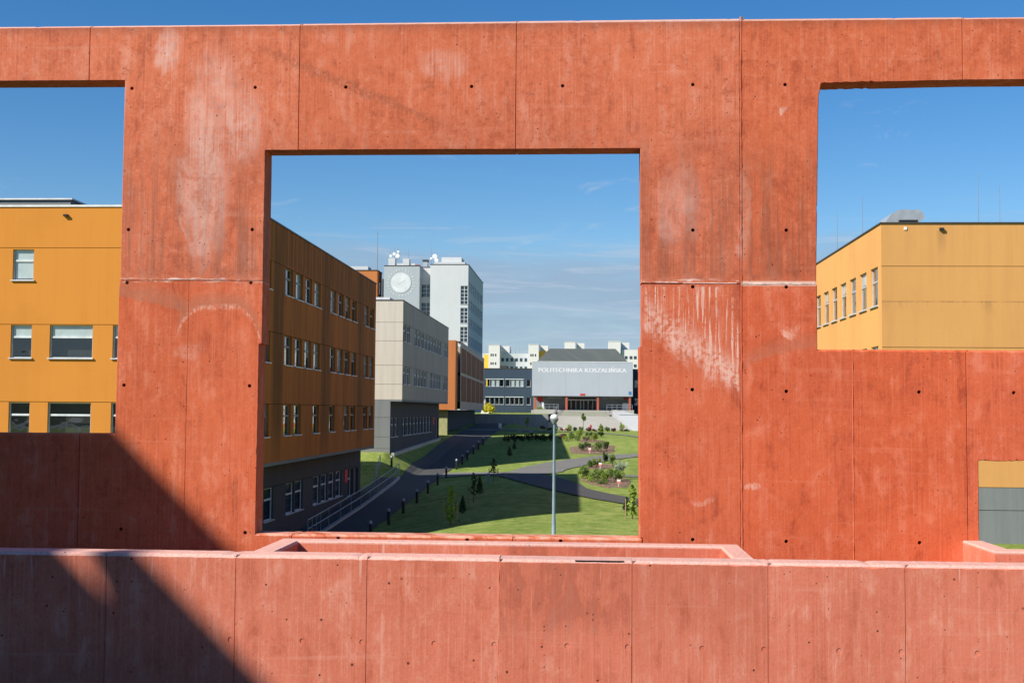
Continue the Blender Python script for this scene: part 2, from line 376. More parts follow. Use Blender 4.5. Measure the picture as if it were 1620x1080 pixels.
# ------------------------------------------------------------------ object helpers
def tag(o, label=None, cat=None, group=None, kind=None):
    if label: o['label'] = label
    if cat: o['category'] = cat
    if group: o['group'] = group
    if kind: o['kind'] = kind
    return o
def thing(name, loc, label, cat, group=None, rz=0.):
    o = bpy.data.objects.new(name, None); COL.objects.link(o); o.location = loc; o.rotation_euler.z = rz
    o.empty_display_size = .3
    return tag(o, label, cat, group)
def link(name, me, parent=None, loc=(0, 0, 0), rz=0., local=False):
    """loc is a world point unless local"""
    o = bpy.data.objects.new(name, me); COL.objects.link(o)
    loc = Vector(loc)
    if parent is not None:
        o.parent = parent
        if not local: loc = loc - Vector(parent.location)
    o.location = loc; o.rotation_euler.z = rz
    return o
def mk(name, vs, fs, mat):
    me = bpy.data.meshes.new(name); me.from_pydata(vs, [], fs)
    for mm in (mat if isinstance(mat, (list, tuple)) else [mat]): me.materials.append(M[mm] if isinstance(mm, str) else mm)
    return me
class MB:
    def __init__(s): s.v = []; s.f = []
    def box(s, x0, x1, y0, y1, z0, z1):
        b = len(s.v)
        s.v += [(x0,y0,z0),(x1,y0,z0),(x1,y1,z0),(x0,y1,z0),(x0,y0,z1),(x1,y0,z1),(x1,y1,z1),(x0,y1,z1)]
        s.f += [tuple(b+i for i in q) for q in ((0,3,2,1),(4,5,6,7),(0,1,5,4),(1,2,6,5),(2,3,7,6),(3,0,4,7))]
        return s
    def tube(s, a, b, r0, r1=None, n=8):
        a, b = Vector(a), Vector(b); r1 = r0 if r1 is None else r1
        d = (b-a).normalized(); p = d.orthogonal().normalized(); q = d.cross(p); k = len(s.v)
        for c, r in ((a, r0), (b, r1)):
            for i in range(n):
                t = 2*math.pi*i/n; s.v.append(tuple(c+(p*math.cos(t)+q*math.sin(t))*r))
        s.f += [(k+i, k+(i+1) % n, k+n+(i+1) % n, k+n+i) for i in range(n)]
        s.f += [tuple(k+i for i in reversed(range(n))), tuple(k+n+i for i in range(n))]
        return s
    def lathe(s, prof, c=(0, 0, 0), n=16):
        k = len(s.v)
        for r, z in prof:
            for i in range(n):
                t = 2*math.pi*i/n; s.v.append((c[0]+r*math.cos(t), c[1]+r*math.sin(t), c[2]+z))
        for j in range(len(prof)-1):
            for i in range(n): s.f.append((k+j*n+i, k+j*n+(i+1) % n, k+(j+1)*n+(i+1) % n, k+(j+1)*n+i))
        s.f += [tuple(k+i for i in reversed(range(n))), tuple(k+(len(prof)-1)*n+i for i in range(n))]
        return s
    def prism(s, pts, y0, y1):
        """pts in x,z counter-clockwise seen from -y"""
        k = len(s.v); n = len(pts)
        s.v += [(x, y0, z) for x, z in pts]+[(x, y1, z) for x, z in pts]
        s.f += [tuple(k+i for i in range(n)), tuple(k+n+i for i in reversed(range(n)))]
        s.f += [(k+(i+1) % n, k+i, k+n+i, k+n+(i+1) % n) for i in range(n)]
        return s
    def me(s, name, mat): return mk(name, s.v, s.f, mat)
    def obj(s, name, mat, parent=None, loc=(0, 0, 0), rz=0., local=False, smooth=False):
        me = s.me(name, mat)
        if smooth: me.polygons.foreach_set('use_smooth', [True]*len(me.polygons))
        return link(name, me, parent, loc, rz, local)
def part(name, mat, parent, *boxes):
    """world-space boxes as one part of an unrotated thing"""
    b = MB(); L = Vector(parent.location)
    for x0, x1, y0, y1, z0, z1 in boxes: b.box(x0-L.x, x1-L.x, y0-L.y, y1-L.y, z0-L.z, z1-L.z)
    return b.obj(name, mat, parent, (0, 0, 0), 0, True)

# --------------------------------------------------- cast concrete slabs with chipped edges and tie holes
def cast_panel(name, parent, outline, y0, y1, mat, holes=(), hr=.02, hd=.09, free=(), cham=.006, ej=.0025, plug=False, rough=(), tint=(1, 1, 1)):
    """outline: (x,z) corners ccw from -y. free: indices of edges that are worn free edges"""
    L = Vector(parent.location); pts = []; ce = []; n = len(outline)
    for i in range(n):
        a = Vector(outline[i]); b = Vector(outline[(i+1) % n]); d = b-a; ln = d.length
        nn = Vector((d.y, -d.x)).normalized()            # outward
        k = max(1, int(ln/.035)) if i in free else max(1, int(ln/.4))
        for j in range(k):
            p = a+d*(j/k); off = 0.
            if j > 0 and i in free:
                q = mnoise.noise(Vector((p.x*13, p.y*13, y0))); off = q*.0012
                c = mnoise.noise(Vector((p.x*5+40, p.y*5, y0*3)))
                if c > .40: off -= (c-.40)*.05*random.random()
                if i in rough: off -= random.random()**2*.012
            elif j > 0: off = -abs(mnoise.noise(Vector((p.x*6, p.y*6, 5))))*.002
            pts.append(p+nn*off); ce.append((max(cham, .02) if nn.y > .9 else cham) if i in free else ej)
    m = len(pts); inner = []
    cs = [c_ for c_ in ce]
    for i in range(m):
        a, b, c = pts[i-1], pts[i], pts[(i+1) % m]
        d1 = (b-a).normalized(); d2 = (c-b).normalized()
        n1 = Vector((-d1.y, d1.x)); n2 = Vector((-d2.y, d2.x)); k1, k2 = cs[i-1], cs[i]; kk = 1+.4*mnoise.noise(Vector((b.x*14, b.y*14, 2)))
        det = n1.x*n2.y-n1.y*n2.x
        if abs(det) > .35: inner.append(b+Vector(((k1*n2.y-k2*n1.y)/det, (k2*n1.x-k1*n2.x)/det)))
        else: inner.append(b+n2*k2*kk)
    loops = [[Vector((p.x, p.y, 0)) for p in inner]]; hn = 12; hole_pts = []
    for hx, hz in holes:
        ring = [Vector((hx+hr*math.cos(-2*math.pi*i/hn), hz+hr*math.sin(-2*math.pi*i/hn), 0)) for i in range(hn)]
        loops.append(ring); hole_pts.append(ring)
    tris = tessellate_polygon(loops)
    flat = [p for lp in loops for p in lp]
    V = [(p.x-L.x, y0-L.y, p.y-L.z) for p in flat]; F = []; MI = []
    for t in tris:
        a, b, c = (flat[i] for i in t)
        cr = (b.x-a.x)*(c.y-a.y)-(b.y-a.y)*(c.x-a.x)
        if abs(cr) < 1e-12: continue
        F.append(tuple(t) if cr > 0 else tuple(reversed(t))); MI.append(0)
    b0 = len(V); V += [(p.x-L.x, y0+max(ce[i], ce[i-1] if abs(ce[i]-ce[i-1]) < .004 else 0)-L.y, p.y-L.z) for i, p in enumerate(pts)]
    b1 = len(V); V += [(p.x-L.x, y1-cham-L.y, p.y-L.z) for p in pts]
    b2 = len(V); V += [(p.x-L.x, y1-L.y, p.y-L.z) for p in inner]
    for i in range(m):
        j = (i+1) % m
        F += [(j, i, b0+i, b0+j), (b0+j, b0+i, b1+i, b1+j), (b1+j, b1+i, b2+i, b2+j)]; MI += [0, 0, 0]
    for t in tessellate_polygon([[Vector((p.x, p.y, 0)) for p in inner]]):
        a, b, c = (inner[i] for i in t)
        cr = (b.x-a.x)*(c.y-a.y)-(b.y-a.y)*(c.x-a.x)
        if abs(cr) < 1e-12: continue
        q = tuple(t) if cr < 0 else tuple(reversed(t))
        F.append(tuple(b2+i for i in q)); MI.append(0)
    s0 = m
    for ring in hole_pts:
        e = len(V)
        V += [(p.x-L.x, y0+hd-L.y, p.y-L.z) for p in ring]
        for i in range(hn):
            j = (i+1) % hn
            F.append((s0+j, s0+i, e+i, e+j)); MI.append(0)
        F.append(tuple(e+i for i in reversed(range(hn)))); MI.append(0 if plug else 1)
        s0 += hn
    me = mk(name, V, F, [mat, 'hole']); me.polygons.foreach_set('material_index', MI)
    o = link(name, me, parent, (0, 0, 0), 0, True); o.color = (*tint, 1)
    return o

# =================================================================== THE RED FRAME WALL
RY0, RY1 = 13.6, 13.9
g = .0028
wall = thing('concrete_frame_wall', (0, RY0, -2.95), 'tall red concrete wall with three large square openings onto sky and campus', 'wall')
TOP, JZ, BOT = 4.22, 1.39, -2.95
J = [-7.85, -5.48, -3.128, -.75, 1.656, 4.008, 6.4]
H = lambda *a: a
up = (1.0, 1.0, 1.0); lo = (.97, .82, .70)
def P_(nm, pts, holes, free, tint, rough=()): return cast_panel(nm, wall, pts, RY0, RY1, 'red', holes, free=free, tint=tint, rough=rough)
# upper lift
P_('panel', [(J[0]+g, 3.61), (J[1]-g, 3.605), (J[1]-g, TOP), (J[0]+g, TOP)], [], (0, 2), up)
P_('panel', [(J[1]+g, 3.605), (-5.075, 3.605), (-5.075, JZ+g), (-3.49, JZ+g), (-3.49, 2.82), (J[2]-g, 2.82), (J[2]-g, TOP), (J[1]+g, TOP)],
   [(-4.995, 3.516), (-3.617, 3.518), (-4.996, 1.95), (-3.62, 1.95)], (0, 1, 3, 4, 6), (1.04, 1.06, 1.05))
P_('panel', [(J[2]+g, 2.822), (J[3]-g, 2.822), (J[3]-g, TOP+.008), (J[2]+g, TOP+.003)], [(-2.614, 3.514), (-1.234, 3.512)], (0, 2), (.96, .92, .88))
P_('panel', [(J[3]+g, 2.822), (.594, 2.825), (.606, JZ-.015), (J[4]-g, JZ-.02), (J[4]-g, TOP+.014), (J[3]+g, TOP+.01)],
   [(-.246, 3.512), (1.155, 3.516), (1.155, 1.942)], (0, 1, 4), (.99, .97, .95))
P_('panel', [(J[4]+g, JZ-.02), (2.455, JZ-.02), (2.492, 3.38), (2.52, 3.52), (3.12, 3.53), (J[5]-g, 3.545), (J[5]-g, TOP+.005), (J[4]+g, TOP+.008)],
   [(2.137, 3.509), (2.144, 1.941)], (1, 2, 3, 4, 6), (.98, .86, .76), (2, 3))
P_('panel', [(J[5]+g, 3.545), (6.1, 3.545), (6.1, 1.4), (J[6], 1.4), (J[6], TOP), (J[5]+g, TOP)], [(6.25, 2.6)], (0, 1, 4), (1, .88, .78))
P_('panel', [(J[0]-2, BOT), (J[0]-g, BOT), (J[0]-g, TOP), (J[0]-2, TOP)], [], (1, 2), up)
P_('panel', [(J[6]+g, BOT), (9.2, BOT), (9.2, TOP), (J[6]+g, TOP)], [], (2,), (1, .86, .76))
# lower lift
P_('panel', [(J[0]+g, BOT), (J[1]-g, BOT), (J[1]-g, -.282), (J[0]+g, -.282)], [(-6.4, -1.307)], (2,), (.93, .78, .72))
P_('panel', [(J[1]+g, BOT), (-4.307, BOT), (-4.306, JZ-g), (-5.085, JZ-g), (-5.09, -.28), (J[1]+g, -.28)],
   [(-4.996, 1.366), (-5.004, .247), (-5.0, -1.31)], (3, 4), lo)
P_('panel', [(-4.3045, BOT), (J[2]-g, BOT), (J[2]-g, -1.338), (-3.522, -1.338), (-3.520, .70), (-3.488, .71), (-3.488, JZ-g), (-4.3035, JZ-g)],
   [(-3.623, 1.369), (-3.618, .248), (-3.635, -1.33)], (2, 3, 5), (.98, .84, .74))
P_('panel', [(J[2]+g, BOT), (J[3]-g, BOT), (J[3]-g, -1.337), (J[2]+g, -1.338)], [(-2.623, -1.372), (-1.236, -1.372)], (2,), lo)
P_('panel', [(J[3]+g, BOT), (.62, BOT), (.62, -1.334), (J[3]+g, -1.336)], [(-.239, -1.372)], (2,), lo)
P_('panel', [(.63, BOT), (J[4]-g, BOT), (J[4]-g, JZ-.03), (.612, JZ-.03), (.612, .70), (.585, .69), (.597, -1.325), (.63, -1.334)],
   [(1.154, 1.335), (1.15, .239), (1.154, -1.341)], (3, 5), (.93, .78, .70))
P_('panel', [(J[4]+g, BOT), (2.8302, BOT), (2.8302, .672), (2.464, .672), (2.464, JZ-.03), (J[4]+g, JZ-.03)],
   [(2.142, 1.335), (2.138, .228), (2.131, -1.347)], (2, 3), (.97, .74, .62))
P_('panel', [(2.8312, BOT), (J[5]-g, BOT), (J[5]-g, .672), (2.8312, .672)], [(3.519, .229), (3.51, -1.342)], (2,), (1, .74, .60))
P_('panel', [(J[5]+g, BOT), (4.122, BOT), (4.122, -.487), (5.6, -.487), (5.6, BOT), (J[6], BOT), (J[6], 1.39), (6.1, 1.39), (6.1, .672), (J[5]+g, .672)],
   [(4.495, .229)], (1, 2, 3, 8), (1.02, .80, .70), (2,))
for a in ((J[0], 3.7, TOP-.05), (J[1], 3.7, TOP-.05), (J[2], 2.9, TOP-.05), (J[3], 2.9, TOP-.05), (J[4], BOT, TOP-.02), (J[5], 3.62, TOP-.05), (J[5], BOT, .6), (J[1], BOT, -.33), (-4.305, BOT, JZ-.05), (J[2], BOT, -1.39), (J[3], BOT, -1.39), (.625, BOT, -1.39), (2.831, BOT, .62), (J[0], BOT, -.33)):
    part('joint_filler', 'grout', wall, (a[0]-.03, a[0]+.03, RY0+(.003 if abs(a[0]+4.305) < .01 or abs(a[0]-2.831) < .01 else .012), RY1-.03, a[1], a[2]))
part('joint_filler', 'grout', wall, (-5.05, -3.52, RY0+.016, RY1-.03, JZ-.03, JZ+.03))
part('joint_filler', 'grout', wall, (.64, 2.43, RY0+.016, RY1-.03, JZ-.05, JZ+.0))
def band(name, mat, x0, x1, z, hgt, tint):
    b = MB(); L = Vector(wall.location); k = int((x1-x0)/.04)
    for i in range(k+1):
        x = x0+(x1-x0)*i/k; q1 = mnoise.noise(Vector((x*9, z, 1))); q2 = mnoise.noise(Vector((x*9, z, 5))); d = .003+.007*abs(mnoise.noise(Vector((x*12, z, 9))))
        b.v += [(x-L.x, RY0+.004-L.y, z-hgt*(.5+.4*q1)-L.z), (x-L.x, RY0-d-L.y, z-L.z), (x-L.x, RY0+.004-L.y, z+hgt*(.5+.4*q2)-L.z)]
        if i: j = 3*i; b.f += [(j-3, j, j+1, j-2), (j-2, j+1, j+2, j-1)]
    b.obj(name, mat, wall, (0, 0, 0), 0, True).color = (*tint, 1)
M['mortar'] = plain('pale_mortar', (.62, .46, .40), .9, .35, 14, .4)
band('mortar_band', 'mortar', 1.668, 2.452, 1.366, .045, (1, 1, 1))
band('mortar_band', 'mortar', 1.05, 1.62, 1.372, .018, (1, 1, 1))
band('mortar_band', 'mortar', -4.6, -3.9, 1.40, .016, (1, 1, 1))
# raised crumbling mortar ridge beside the full-height joint
def ridge(name, mat, parent, x, z0, z1, y, r, tint):
    b = MB(); k = int((z1-z0)/.045); L = Vector(parent.location)
    for i in range(k+1):
        z = z0+(z1-z0)*i/k; q = mnoise.noise(Vector((z*7, x, 1)))
        ww = r*(.55+.5*abs(q)); d = .004+.010*max(0, mnoise.noise(Vector((z*11, x, 7))))
        xx = x+.006*mnoise.noise(Vector((z*4, x, 3)))
        b.v += [(xx-ww-L.x, y+.004-L.y, z-L.z), (xx-L.x, y-d-L.y, z-L.z), (xx+ww-L.x, y+.004-L.y, z-L.z)]
        if i: j = 3*i; b.f += [(j-3, j-2, j+1, j), (j-2, j-1, j+2, j+1)]
    o = b.obj(name, mat, parent, (0, 0, 0), 0, True); o.color = (*tint, 1)
ridge('mortar_ridge', 'red', wall, J[4]+.016, BOT, TOP+.03, RY0, .026, (.72, .62, .60))

ridge('mortar_ridge', 'red', wall, 2.8307, BOT, .655, RY0-.001, .007, (1.15, 1.2, 1.25))
# =================================================================== FRONT PARAPET
PY0, PY1, PT = 11.35, 11.67, -1.307
par = thing('concrete_parapet', (0, PY0, -2.95), 'long low salmon concrete parapet of narrow panels running in front of the red wall', 'parapet')
pj = [-7.84, -6.66, -5.478, -4.296, -3.112, -1.924, -.745, .432, 1.618, 2.8, 3.982, 5.164, 6.35, 7.53, 8.71]
tints = [(.92, .9, .9), (.92, .9, .9), (.95, .95, .95), (.97, .94, .95), (1.0, 1.0, 1.0), (1.03, 1.0, 1.0), (.97, .86, .78), (.92, .80, .72), (1.04, 1.02, .98), (1.07, 1.05, 1.0), (1.04, 1.0, .95), (1, 1, 1), (.98, .96, .95), (1, 1, 1)]
for i in range(len(pj)-1):
    a, b = pj[i]+.0018, pj[i+1]-.0018; t = PT if i < 6 else PT-.006
    o = [(a, BOT), (b, BOT), (b, t)]; fr = [2]
    o += [(a, t)]
    mid = (a+b)/2
    cast_panel('panel', par, o, PY0-(.006 if i >= 6 else 0), PY1, 'red_front', [(mid+.02, -2.063), (b-.035, -2.063)], .024, .005, fr, .028, .0015, True, tints[i])
    if i: part('joint_filler', 'grout', par, (pj[i]-.02, pj[i]+.02, PY0+.012, PY1-.02, BOT, PT-.012))
part('slot_shade_strip', 'hole', par, (-.07, .36, PY0+.001, PY0+.05, PT-.019, PT-.008))  # dark strip set on the chamfer in place of a shaded slot
ridge('mortar_ridge', 'red_front', par, -.742, BOT, PT+.006, PY0-.002, .012, (.8, .75, .7))

# low bays between the parapet and the wall
def bay(label, segs, tint=(1.05, 1.03, 1.02)):
    t = thing('bay_wall', (segs[0][0], segs[0][2], -2.95), label, 'low wall', 'low bay walls behind the parapet')
    for x0, x1, y0, y1 in segs:
        b = MB(); L = Vector(t.location); c = .012; z1 = PT-.004
        b.v = [(x0, y0, BOT), (x1, y0, BOT), (x1, y1, BOT), (x0, y1, BOT), (x0, y0, z1-c), (x1, y0, z1-c), (x1, y1, z1-c), (x0, y1, z1-c), (x0+c, y0+c, z1), (x1-c, y0+c, z1), (x1-c, y1-c, z1), (x0+c, y1-c, z1)]
        b.v = [tuple(Vector(v)-L) for v in b.v]
        for k in (0, 4): b.f += [(k+i, k+(i+1) % 4, k+4+(i+1) % 4, k+4+i) for i in range(4)]
        b.f += [(8, 9, 10, 11)]
        o = b.obj('wall_section', 'red_front', t, (0, 0, 0), 0, True); o.color = (*tint, 1)
    return t
bay('low salmon concrete bay wall below the big middle opening', [(-3.05, -2.84, 11.673, 12.65), (-3.05, 1.54, 12.653, 12.88), (1.35, 1.54, 11.673, 12.65)])
bay('low salmon concrete bay wall below the small opening with ochre and grey behind', [(3.95, 4.15, 12.80, 13.598), (3.95, 6.2, 12.55, 12.797)])
terr = tag(MB().box(-12, 12, -14, 13.95, -9, -2.955).obj('terrace_floor', 'paving_t'), kind='structure')
tag(MB().box(-6, 6, -14, 5.5, -2.953, -1.65).obj('upper_terrace', 'paving_t'), kind='structure')

# =================================================================== GROUND
LY = [(12,-7.0),(40,-6.9),(60,-6.6),(70,-6.34),(82,-6.0),(94,-5.5),(108,-5.0),(118,-4.6),(130,-4.0),(150,-3.1),(175,-2.45),(195,-2.1),(204,-2.1)]
CY = [(12,-6.0),(40,-5.7),(67.5,-5.3),(90,-5.15),(102,-5.02),(115.5,-4.3),(135,-3.35),(150,-2.86),(175,-2.85),(204,-3.1)]
def interp(t, tab):
    if t <= tab[0][0]: return tab[0][1]
    for (a, va), (b, vb) in zip(tab, tab[1:]):
        if t <= b: return va+(vb-va)*(t-a)/(b-a)
    return tab[-1][1]
def smooth(t): t = min(1, max(0, t)); return t*t*(3-2*t)
def G(X, Y):
    l = interp(Y, LY); c = interp(Y, CY); t = min(1, max(0, (X+10.7)/9.7)); z = l+(c-l)*(1-(1-t)**1.9)
    if X < -10.7: z -= interp(Y, [(40, .55), (67, .55), (99, .22), (106, 0), (300, 0)])*min(1, (-10.7-X)/3.7)
    if X < -13.6:
        base = interp(Y, [(90, -5.8), (100, -4.2), (104, -3.5), (140, -3.2), (160, -2.7), (205, -2.1)])
        k = min(1, (-13.6-X)/2.6)*smooth((Y-94)/10)
        z = z+(max(base, z)-z)*k
    if Y > 204: z = -2.6+(z+2.6)*max(0, 1-(Y-204)/6)
    return z
xs = [-3000, -800, -200, -80, -50, -36, -28, -24, -20, -18]+[-17+.25*i for i in range(13)]+[-13.75+.5*i for i in range(6)]+[-10.7, -10, -9, -8, -7, -6, -5, -4, -3, -2, -1, 0, 1, 2, 3, 4, 5, 6, 7, 8, 10, 14, 20, 30, 50, 90, 200, 800, 3000]
ys = [-300, -60, -20, 0, 8, 12, 20, 30, 40, 50, 56]+[58+.5*i for i in range(300)]+[210, 230, 260, 320, 500, 1000, 4000]
ys = sorted(set(ys) | {y for y, _ in LY} | {y for y, _ in CY})
V = []; F = []
for y in ys:
    for x in xs:
        z = G(x, y)
        if 58 < y < 200: z += .025*mnoise.noise(Vector((x*.8, y*.8, 0)))
        if y < 20 and abs(x) < 20: z = -7
        V.append((x, y, z))
nx = len(xs)
for j in range(len(ys)-1):
    for i in range(nx-1): F.append((j*nx+i, j*nx+i+1, (j+1)*nx+i+1, (j+1)*nx+i))
lawn = link('lawn_ground', mk('lawn_ground', V, F, 'grass')); tag(lawn, kind='structure')
lawn.data.polygons.foreach_set('use_smooth', [True]*len(lawn.data.polygons))

def strip(name, left, right, mat, lift, n=None, nl=6):
    """draped ribbon between two polylines of equal length"""
    L = []; R = []
    for q in range(len(left)-1):
        k = max(1, int((Vector(left[q+1])-Vector(left[q])).length/.35))
        for j in range(k): L.append(Vector(left[q]).lerp(Vector(left[q+1]), j/k)); R.append(Vector(right[q]).lerp(Vector(right[q+1]), j/k))
    L.append(Vector(left[-1])); R.append(Vector(right[-1]))
    v = []; f = []
    for a, b in zip(L, R):
        ja = 1+0*a.x; d_ab = (b-a).normalized()
        a = a+d_ab*.09*mnoise.noise(Vector((a.x*1.9, a.y*1.9, lift*50))); b = b+d_ab*.09*mnoise.noise(Vector((b.x*1.9, b.y*1.9, 9)))
        for i in range(nl+1):
            p = a.lerp(b, i/nl); v.append((p.x, p.y, G(p.x, p.y)+lift))
    for j in range(len(L)-1):
        for i in range(nl): f.append((j*(nl+1)+i, j*(nl+1)+i+1, (j+1)*(nl+1)+i+1, (j+1)*(nl+1)+i))
    return tag(link(name, mk(name, v, f, mat)), kind='structure')
strip('main_path', [(-15.6, 45), (-14.3, 60), (-14.3, 98), (-14.4, 107), (-14.5, 116), (-14.9, 129), (-15.3, 144), (-15.6, 165), (-16.5, 203)],
      [(-11.4, 45), (-11.4, 60), (-11.3, 98), (-11.2, 107), (-11.1, 116), (-11.0, 129), (-11.0, 144), (-11.2, 165), (-12, 203)], 'asphalt', .05)
strip('side_yard', [(-16.1, 57), (-16.1, 91), (-15.9, 98)], [(-14.5, 57), (-14.5, 91), (-14.5, 99)], 'asphalt', .05)
strip('cross_path', [(-11.35, 104.2), (-9, 103.9), (-6.2, 103.4), (-4.9, 108), (-3.28, 111.4), (-.32, 116.1), (2.2, 119.7), (5.23, 121.6), (12, 124.5)],
      [(-11.35, 99.6), (-9, 100.9), (-3.2, 101.4), (-1.75, 103.4), (-1.4, 105.5), (.28, 109.7), (2.74, 114.8), (5.08, 118.2), (12, 121)], 'pave', .055)
strip('cross_path', [(-6.4, 103.2), (-3.5, 101.2), (-2.15, 98.2), (-.24, 90.3), (.23, 85.4), (1.5, 81.2), (3.1, 76.8), (7, 70)],
      [(-7.5, 101), (-6.3, 98.6), (-4.74, 93.4), (-2.9, 86.7), (-2.0, 83.5), (.6, 76.4), (3.07, 71.3), (6, 66)], 'asphalt', .063)
strip('side_path', [(2.9, 101.2), (12, 101.5)], [(2.85, 98.9), (12, 98.7)], 'pave', .05)
strip('upper_path', [(-.5, 178), (2.5, 168), (6.4, 149.3), (11, 132)], [(-.7, 173), (1.8, 164), (6.2, 146.4), (10.4, 130)], 'pave', .05)
strip('upper_cross_path', [(-24, 171.4), (-15.5, 171), (-8, 172.2), (-1, 178)], [(-24, 166), (-15.6, 165.7), (-8.6, 167.5), (-1.3, 173)], 'pave', .066)

def blob(name, pts, mat, lift=.045, label=None):
    c = sum((Vector(p) for p in pts), Vector((0, 0)))/len(pts); v = []; f = []
    ring = []
    for i in range(len(pts)):
        a, b = Vector(pts[i]), Vector(pts[(i+1) % len(pts)])
        for j in range(5): ring.append(a.lerp(b, j/5)*1.0)
    ring = [p+(p-c).normalized()*.25*mnoise.noise(Vector((p.x*1.7, p.y*1.7, 3))) for p in ring]
    k = len(ring); levels = [1., .85, .6, .3]
    for s_ in levels:
        for p in ring:
            q = c.lerp(p, s_); v.append((q.x, q.y, G(q.x, q.y)+lift*(.3 if s_ == 1 else 1.5)+.05*(mnoise.noise(Vector((q.x*3, q.y*3, 0))))*(s_ < 1)))
    for li in range(3):
        for i in range(k): f.append((li*k+i, li*k+(i+1) % k, (li+1)*k+(i+1) % k, (li+1)*k+i))
    v.append((c.x, c.y, G(c.x, c.y)+lift*1.5)); f += [(3*k+i, 3*k+(i+1) % k, 4*k) for i in range(k)]
    return tag(link(name, mk(name, v, f, mat)), kind='structure')
blob('planting_bed', [(-1.35, 129.5), (-1.2, 121.4), (1.26, 120.6), (3.0, 122.8), (3.2, 132), (.65, 132)], 'mulch')
blob('planting_bed', [(-.4, 95.5), (.6, 90.3), (1.7, 86.4), (3.0, 87.6), (3.5, 95), (2.7, 101.4), (.8, 99)], 'mulch')
blob('planting_bed', [(-.1, 106.3), (1.6, 106.2), (2.5, 107.6), (2.6, 110), (1.7, 110.9), (.5, 108.7)], 'mulch')
blob('planting_bed', [(-.3, 136.5), (2.0, 134.5), (2.3, 138.8), (.85, 141.8), (-.5, 141.3)], 'mulch')

# =================================================================== BUILDINGS
RZ = {'front': 0., 'right': math.pi/2, 'left': -math.pi/2}
def facade(parent, facing, p0, v0, v1, length, openings, mat, name='facade_panel', breaks=(), gap=.025, depth=.22, rz=None):
    """p0: world xy of u=0 (left end seen from outside). openings (u0,u1,z0,z1). One object per band."""
    rz = RZ[facing] if rz is None else rz
    bs = [v0]+sorted(breaks)+[v1]
    for k in range(len(bs)-1):
        a = bs[k]+(gap/2 if k else 0); b = bs[k+1]-(gap/2 if k < len(bs)-2 else 0)
        ops = [(u0, u1, max(z0, a), min(z1, b)) for u0, u1, z0, z1 in openings if z1 > a+.01 and z0 < b-.01]
        us = sorted({0., length} | {u for o in ops for u in o[:2]}); zs = sorted({a, b} | {z for o in ops for z in o[2:]})
        us = [u for u in us if 0 <= u <= length]
        V = []; F = []; idx = {}
        def vt(u, y, z):
            key = (round(u, 4), y, round(z, 4))
            if key not in idx: idx[key] = len(V); V.append((u, y, z))
            return idx[key]
        solid = {}
        for i in range(len(us)-1):
            for j in range(len(zs)-1):
                cu, cz = (us[i]+us[i+1])/2, (zs[j]+zs[j+1])/2
                solid[i, j] = not any(o[0] < cu < o[1] and o[2] < cz < o[3] for o in ops)
        for (i, j), s_ in solid.items():
            if not s_: continue
            u0, u1, z0, z1 = us[i], us[i+1], zs[j], zs[j+1]
            F.append((vt(u0,0,z0), vt(u1,0,z0), vt(u1,0,z1), vt(u0,0,z1)))
            for di, dj, e in ((-1,0,((u0,z0),(u0,z1))), (1,0,((u1,z1),(u1,z0))), (0,-1,((u1,z0),(u0,z0))), (0,1,((u0,z1),(u1,z1)))):
                if not (di and not 0 <= i+di < len(us)-1) and not solid.get((i+di, j+dj), False):
                    (ua, za), (ub, zb) = e
                    F.append((vt(ua,0,za), vt(ub,0,zb), vt(ub,depth,zb), vt(ua,depth,za)))
        me = mk(name, V, F, mat); L = parent.location
        o = link(name, me, parent, (p0[0], p0[1], 0), rz); o.location.z = -L.z

WC = {}
def window(parent, facing, pu, z0, w_, h_, style='a', recess=.16, blind=0., frame='frame_w', rz=None, sill=True):
    """pu: world xy of the opening's left lower corner seen from outside"""
    rz = RZ[facing] if rz is None else rz
    key = (round(w_, 2), round(h_, 2), style, recess, frame)
    if key not in WC:
        t = .05; b = MB(); y0, y1 = recess, recess+.07
        b.box(0, t, y0, y1, 0, h_).box(w_-t, w_, y0, y1, 0, h_).box(t, w_-t, y0, y1, 0, t).box(t, w_-t, y0, y1, h_-t, h_)
        rects = []
        if style == 'a': zt = h_*.64; b.box(t, w_-t, y0-.01, y1, zt-.045, zt+.045); rects = [(t, w_-t, t, zt-.045), (t, w_-t, zt+.045, h_-t)]
        elif style == 'g':                                       # grid of two by n
            n = max(2, round(h_/.75)); b.box(w_/2-.05, w_/2+.05, y0, y1, t, h_-t); zz_ = [t+(h_-2*t)*i/n for i in range(n+1)]
            for i in range(1, n): b.box(t, w_/2-.05, y0-.004, y1-.004, zz_[i]-.04, zz_[i]+.04).box(w_/2+.05, w_-t, y0-.004, y1-.004, zz_[i]-.04, zz_[i]+.04)
            for i in range(n):
                rects += [(t, w_/2-.05, zz_[i], zz_[i+1]), (w_/2+.05, w_-t, zz_[i], zz_[i+1])]
        else: rects = [(t, w_-t, t, h_-t)]
        pm = []
        for r in rects:
            q = MB(); y = recess+.03; q.v = [(r[0], y, r[2]), (r[1], y, r[2]), (r[1], y, r[3]), (r[0], y, r[3])]; q.f = [(0, 1, 2, 3)]; pm.append(q.me('pane', 'glass'))
        WC[key] = (b.me('window', frame), pm, MB().box(-.06, w_+.06, -.09, recess-.003, -.035, .018).me('sill', 'sill'))
    fm, pm, sm_ = WC[key]
    o = link('window', fm, parent, (pu[0], pu[1], 0), rz); o.location.z = z0-parent.location.z
    for q in pm: link('pane', q, o, (0, 0, 0), 0, True)
    if sill: link('sill', sm_, o, (0, 0, 0), 0, True)
    if blind:
        MB().box(.08, w_-.08, recess+.045, recess+.06, h_*(1-blind), h_-.06).obj('blind', 'blind', o, (0, 0, 0), 0, True)
    return o

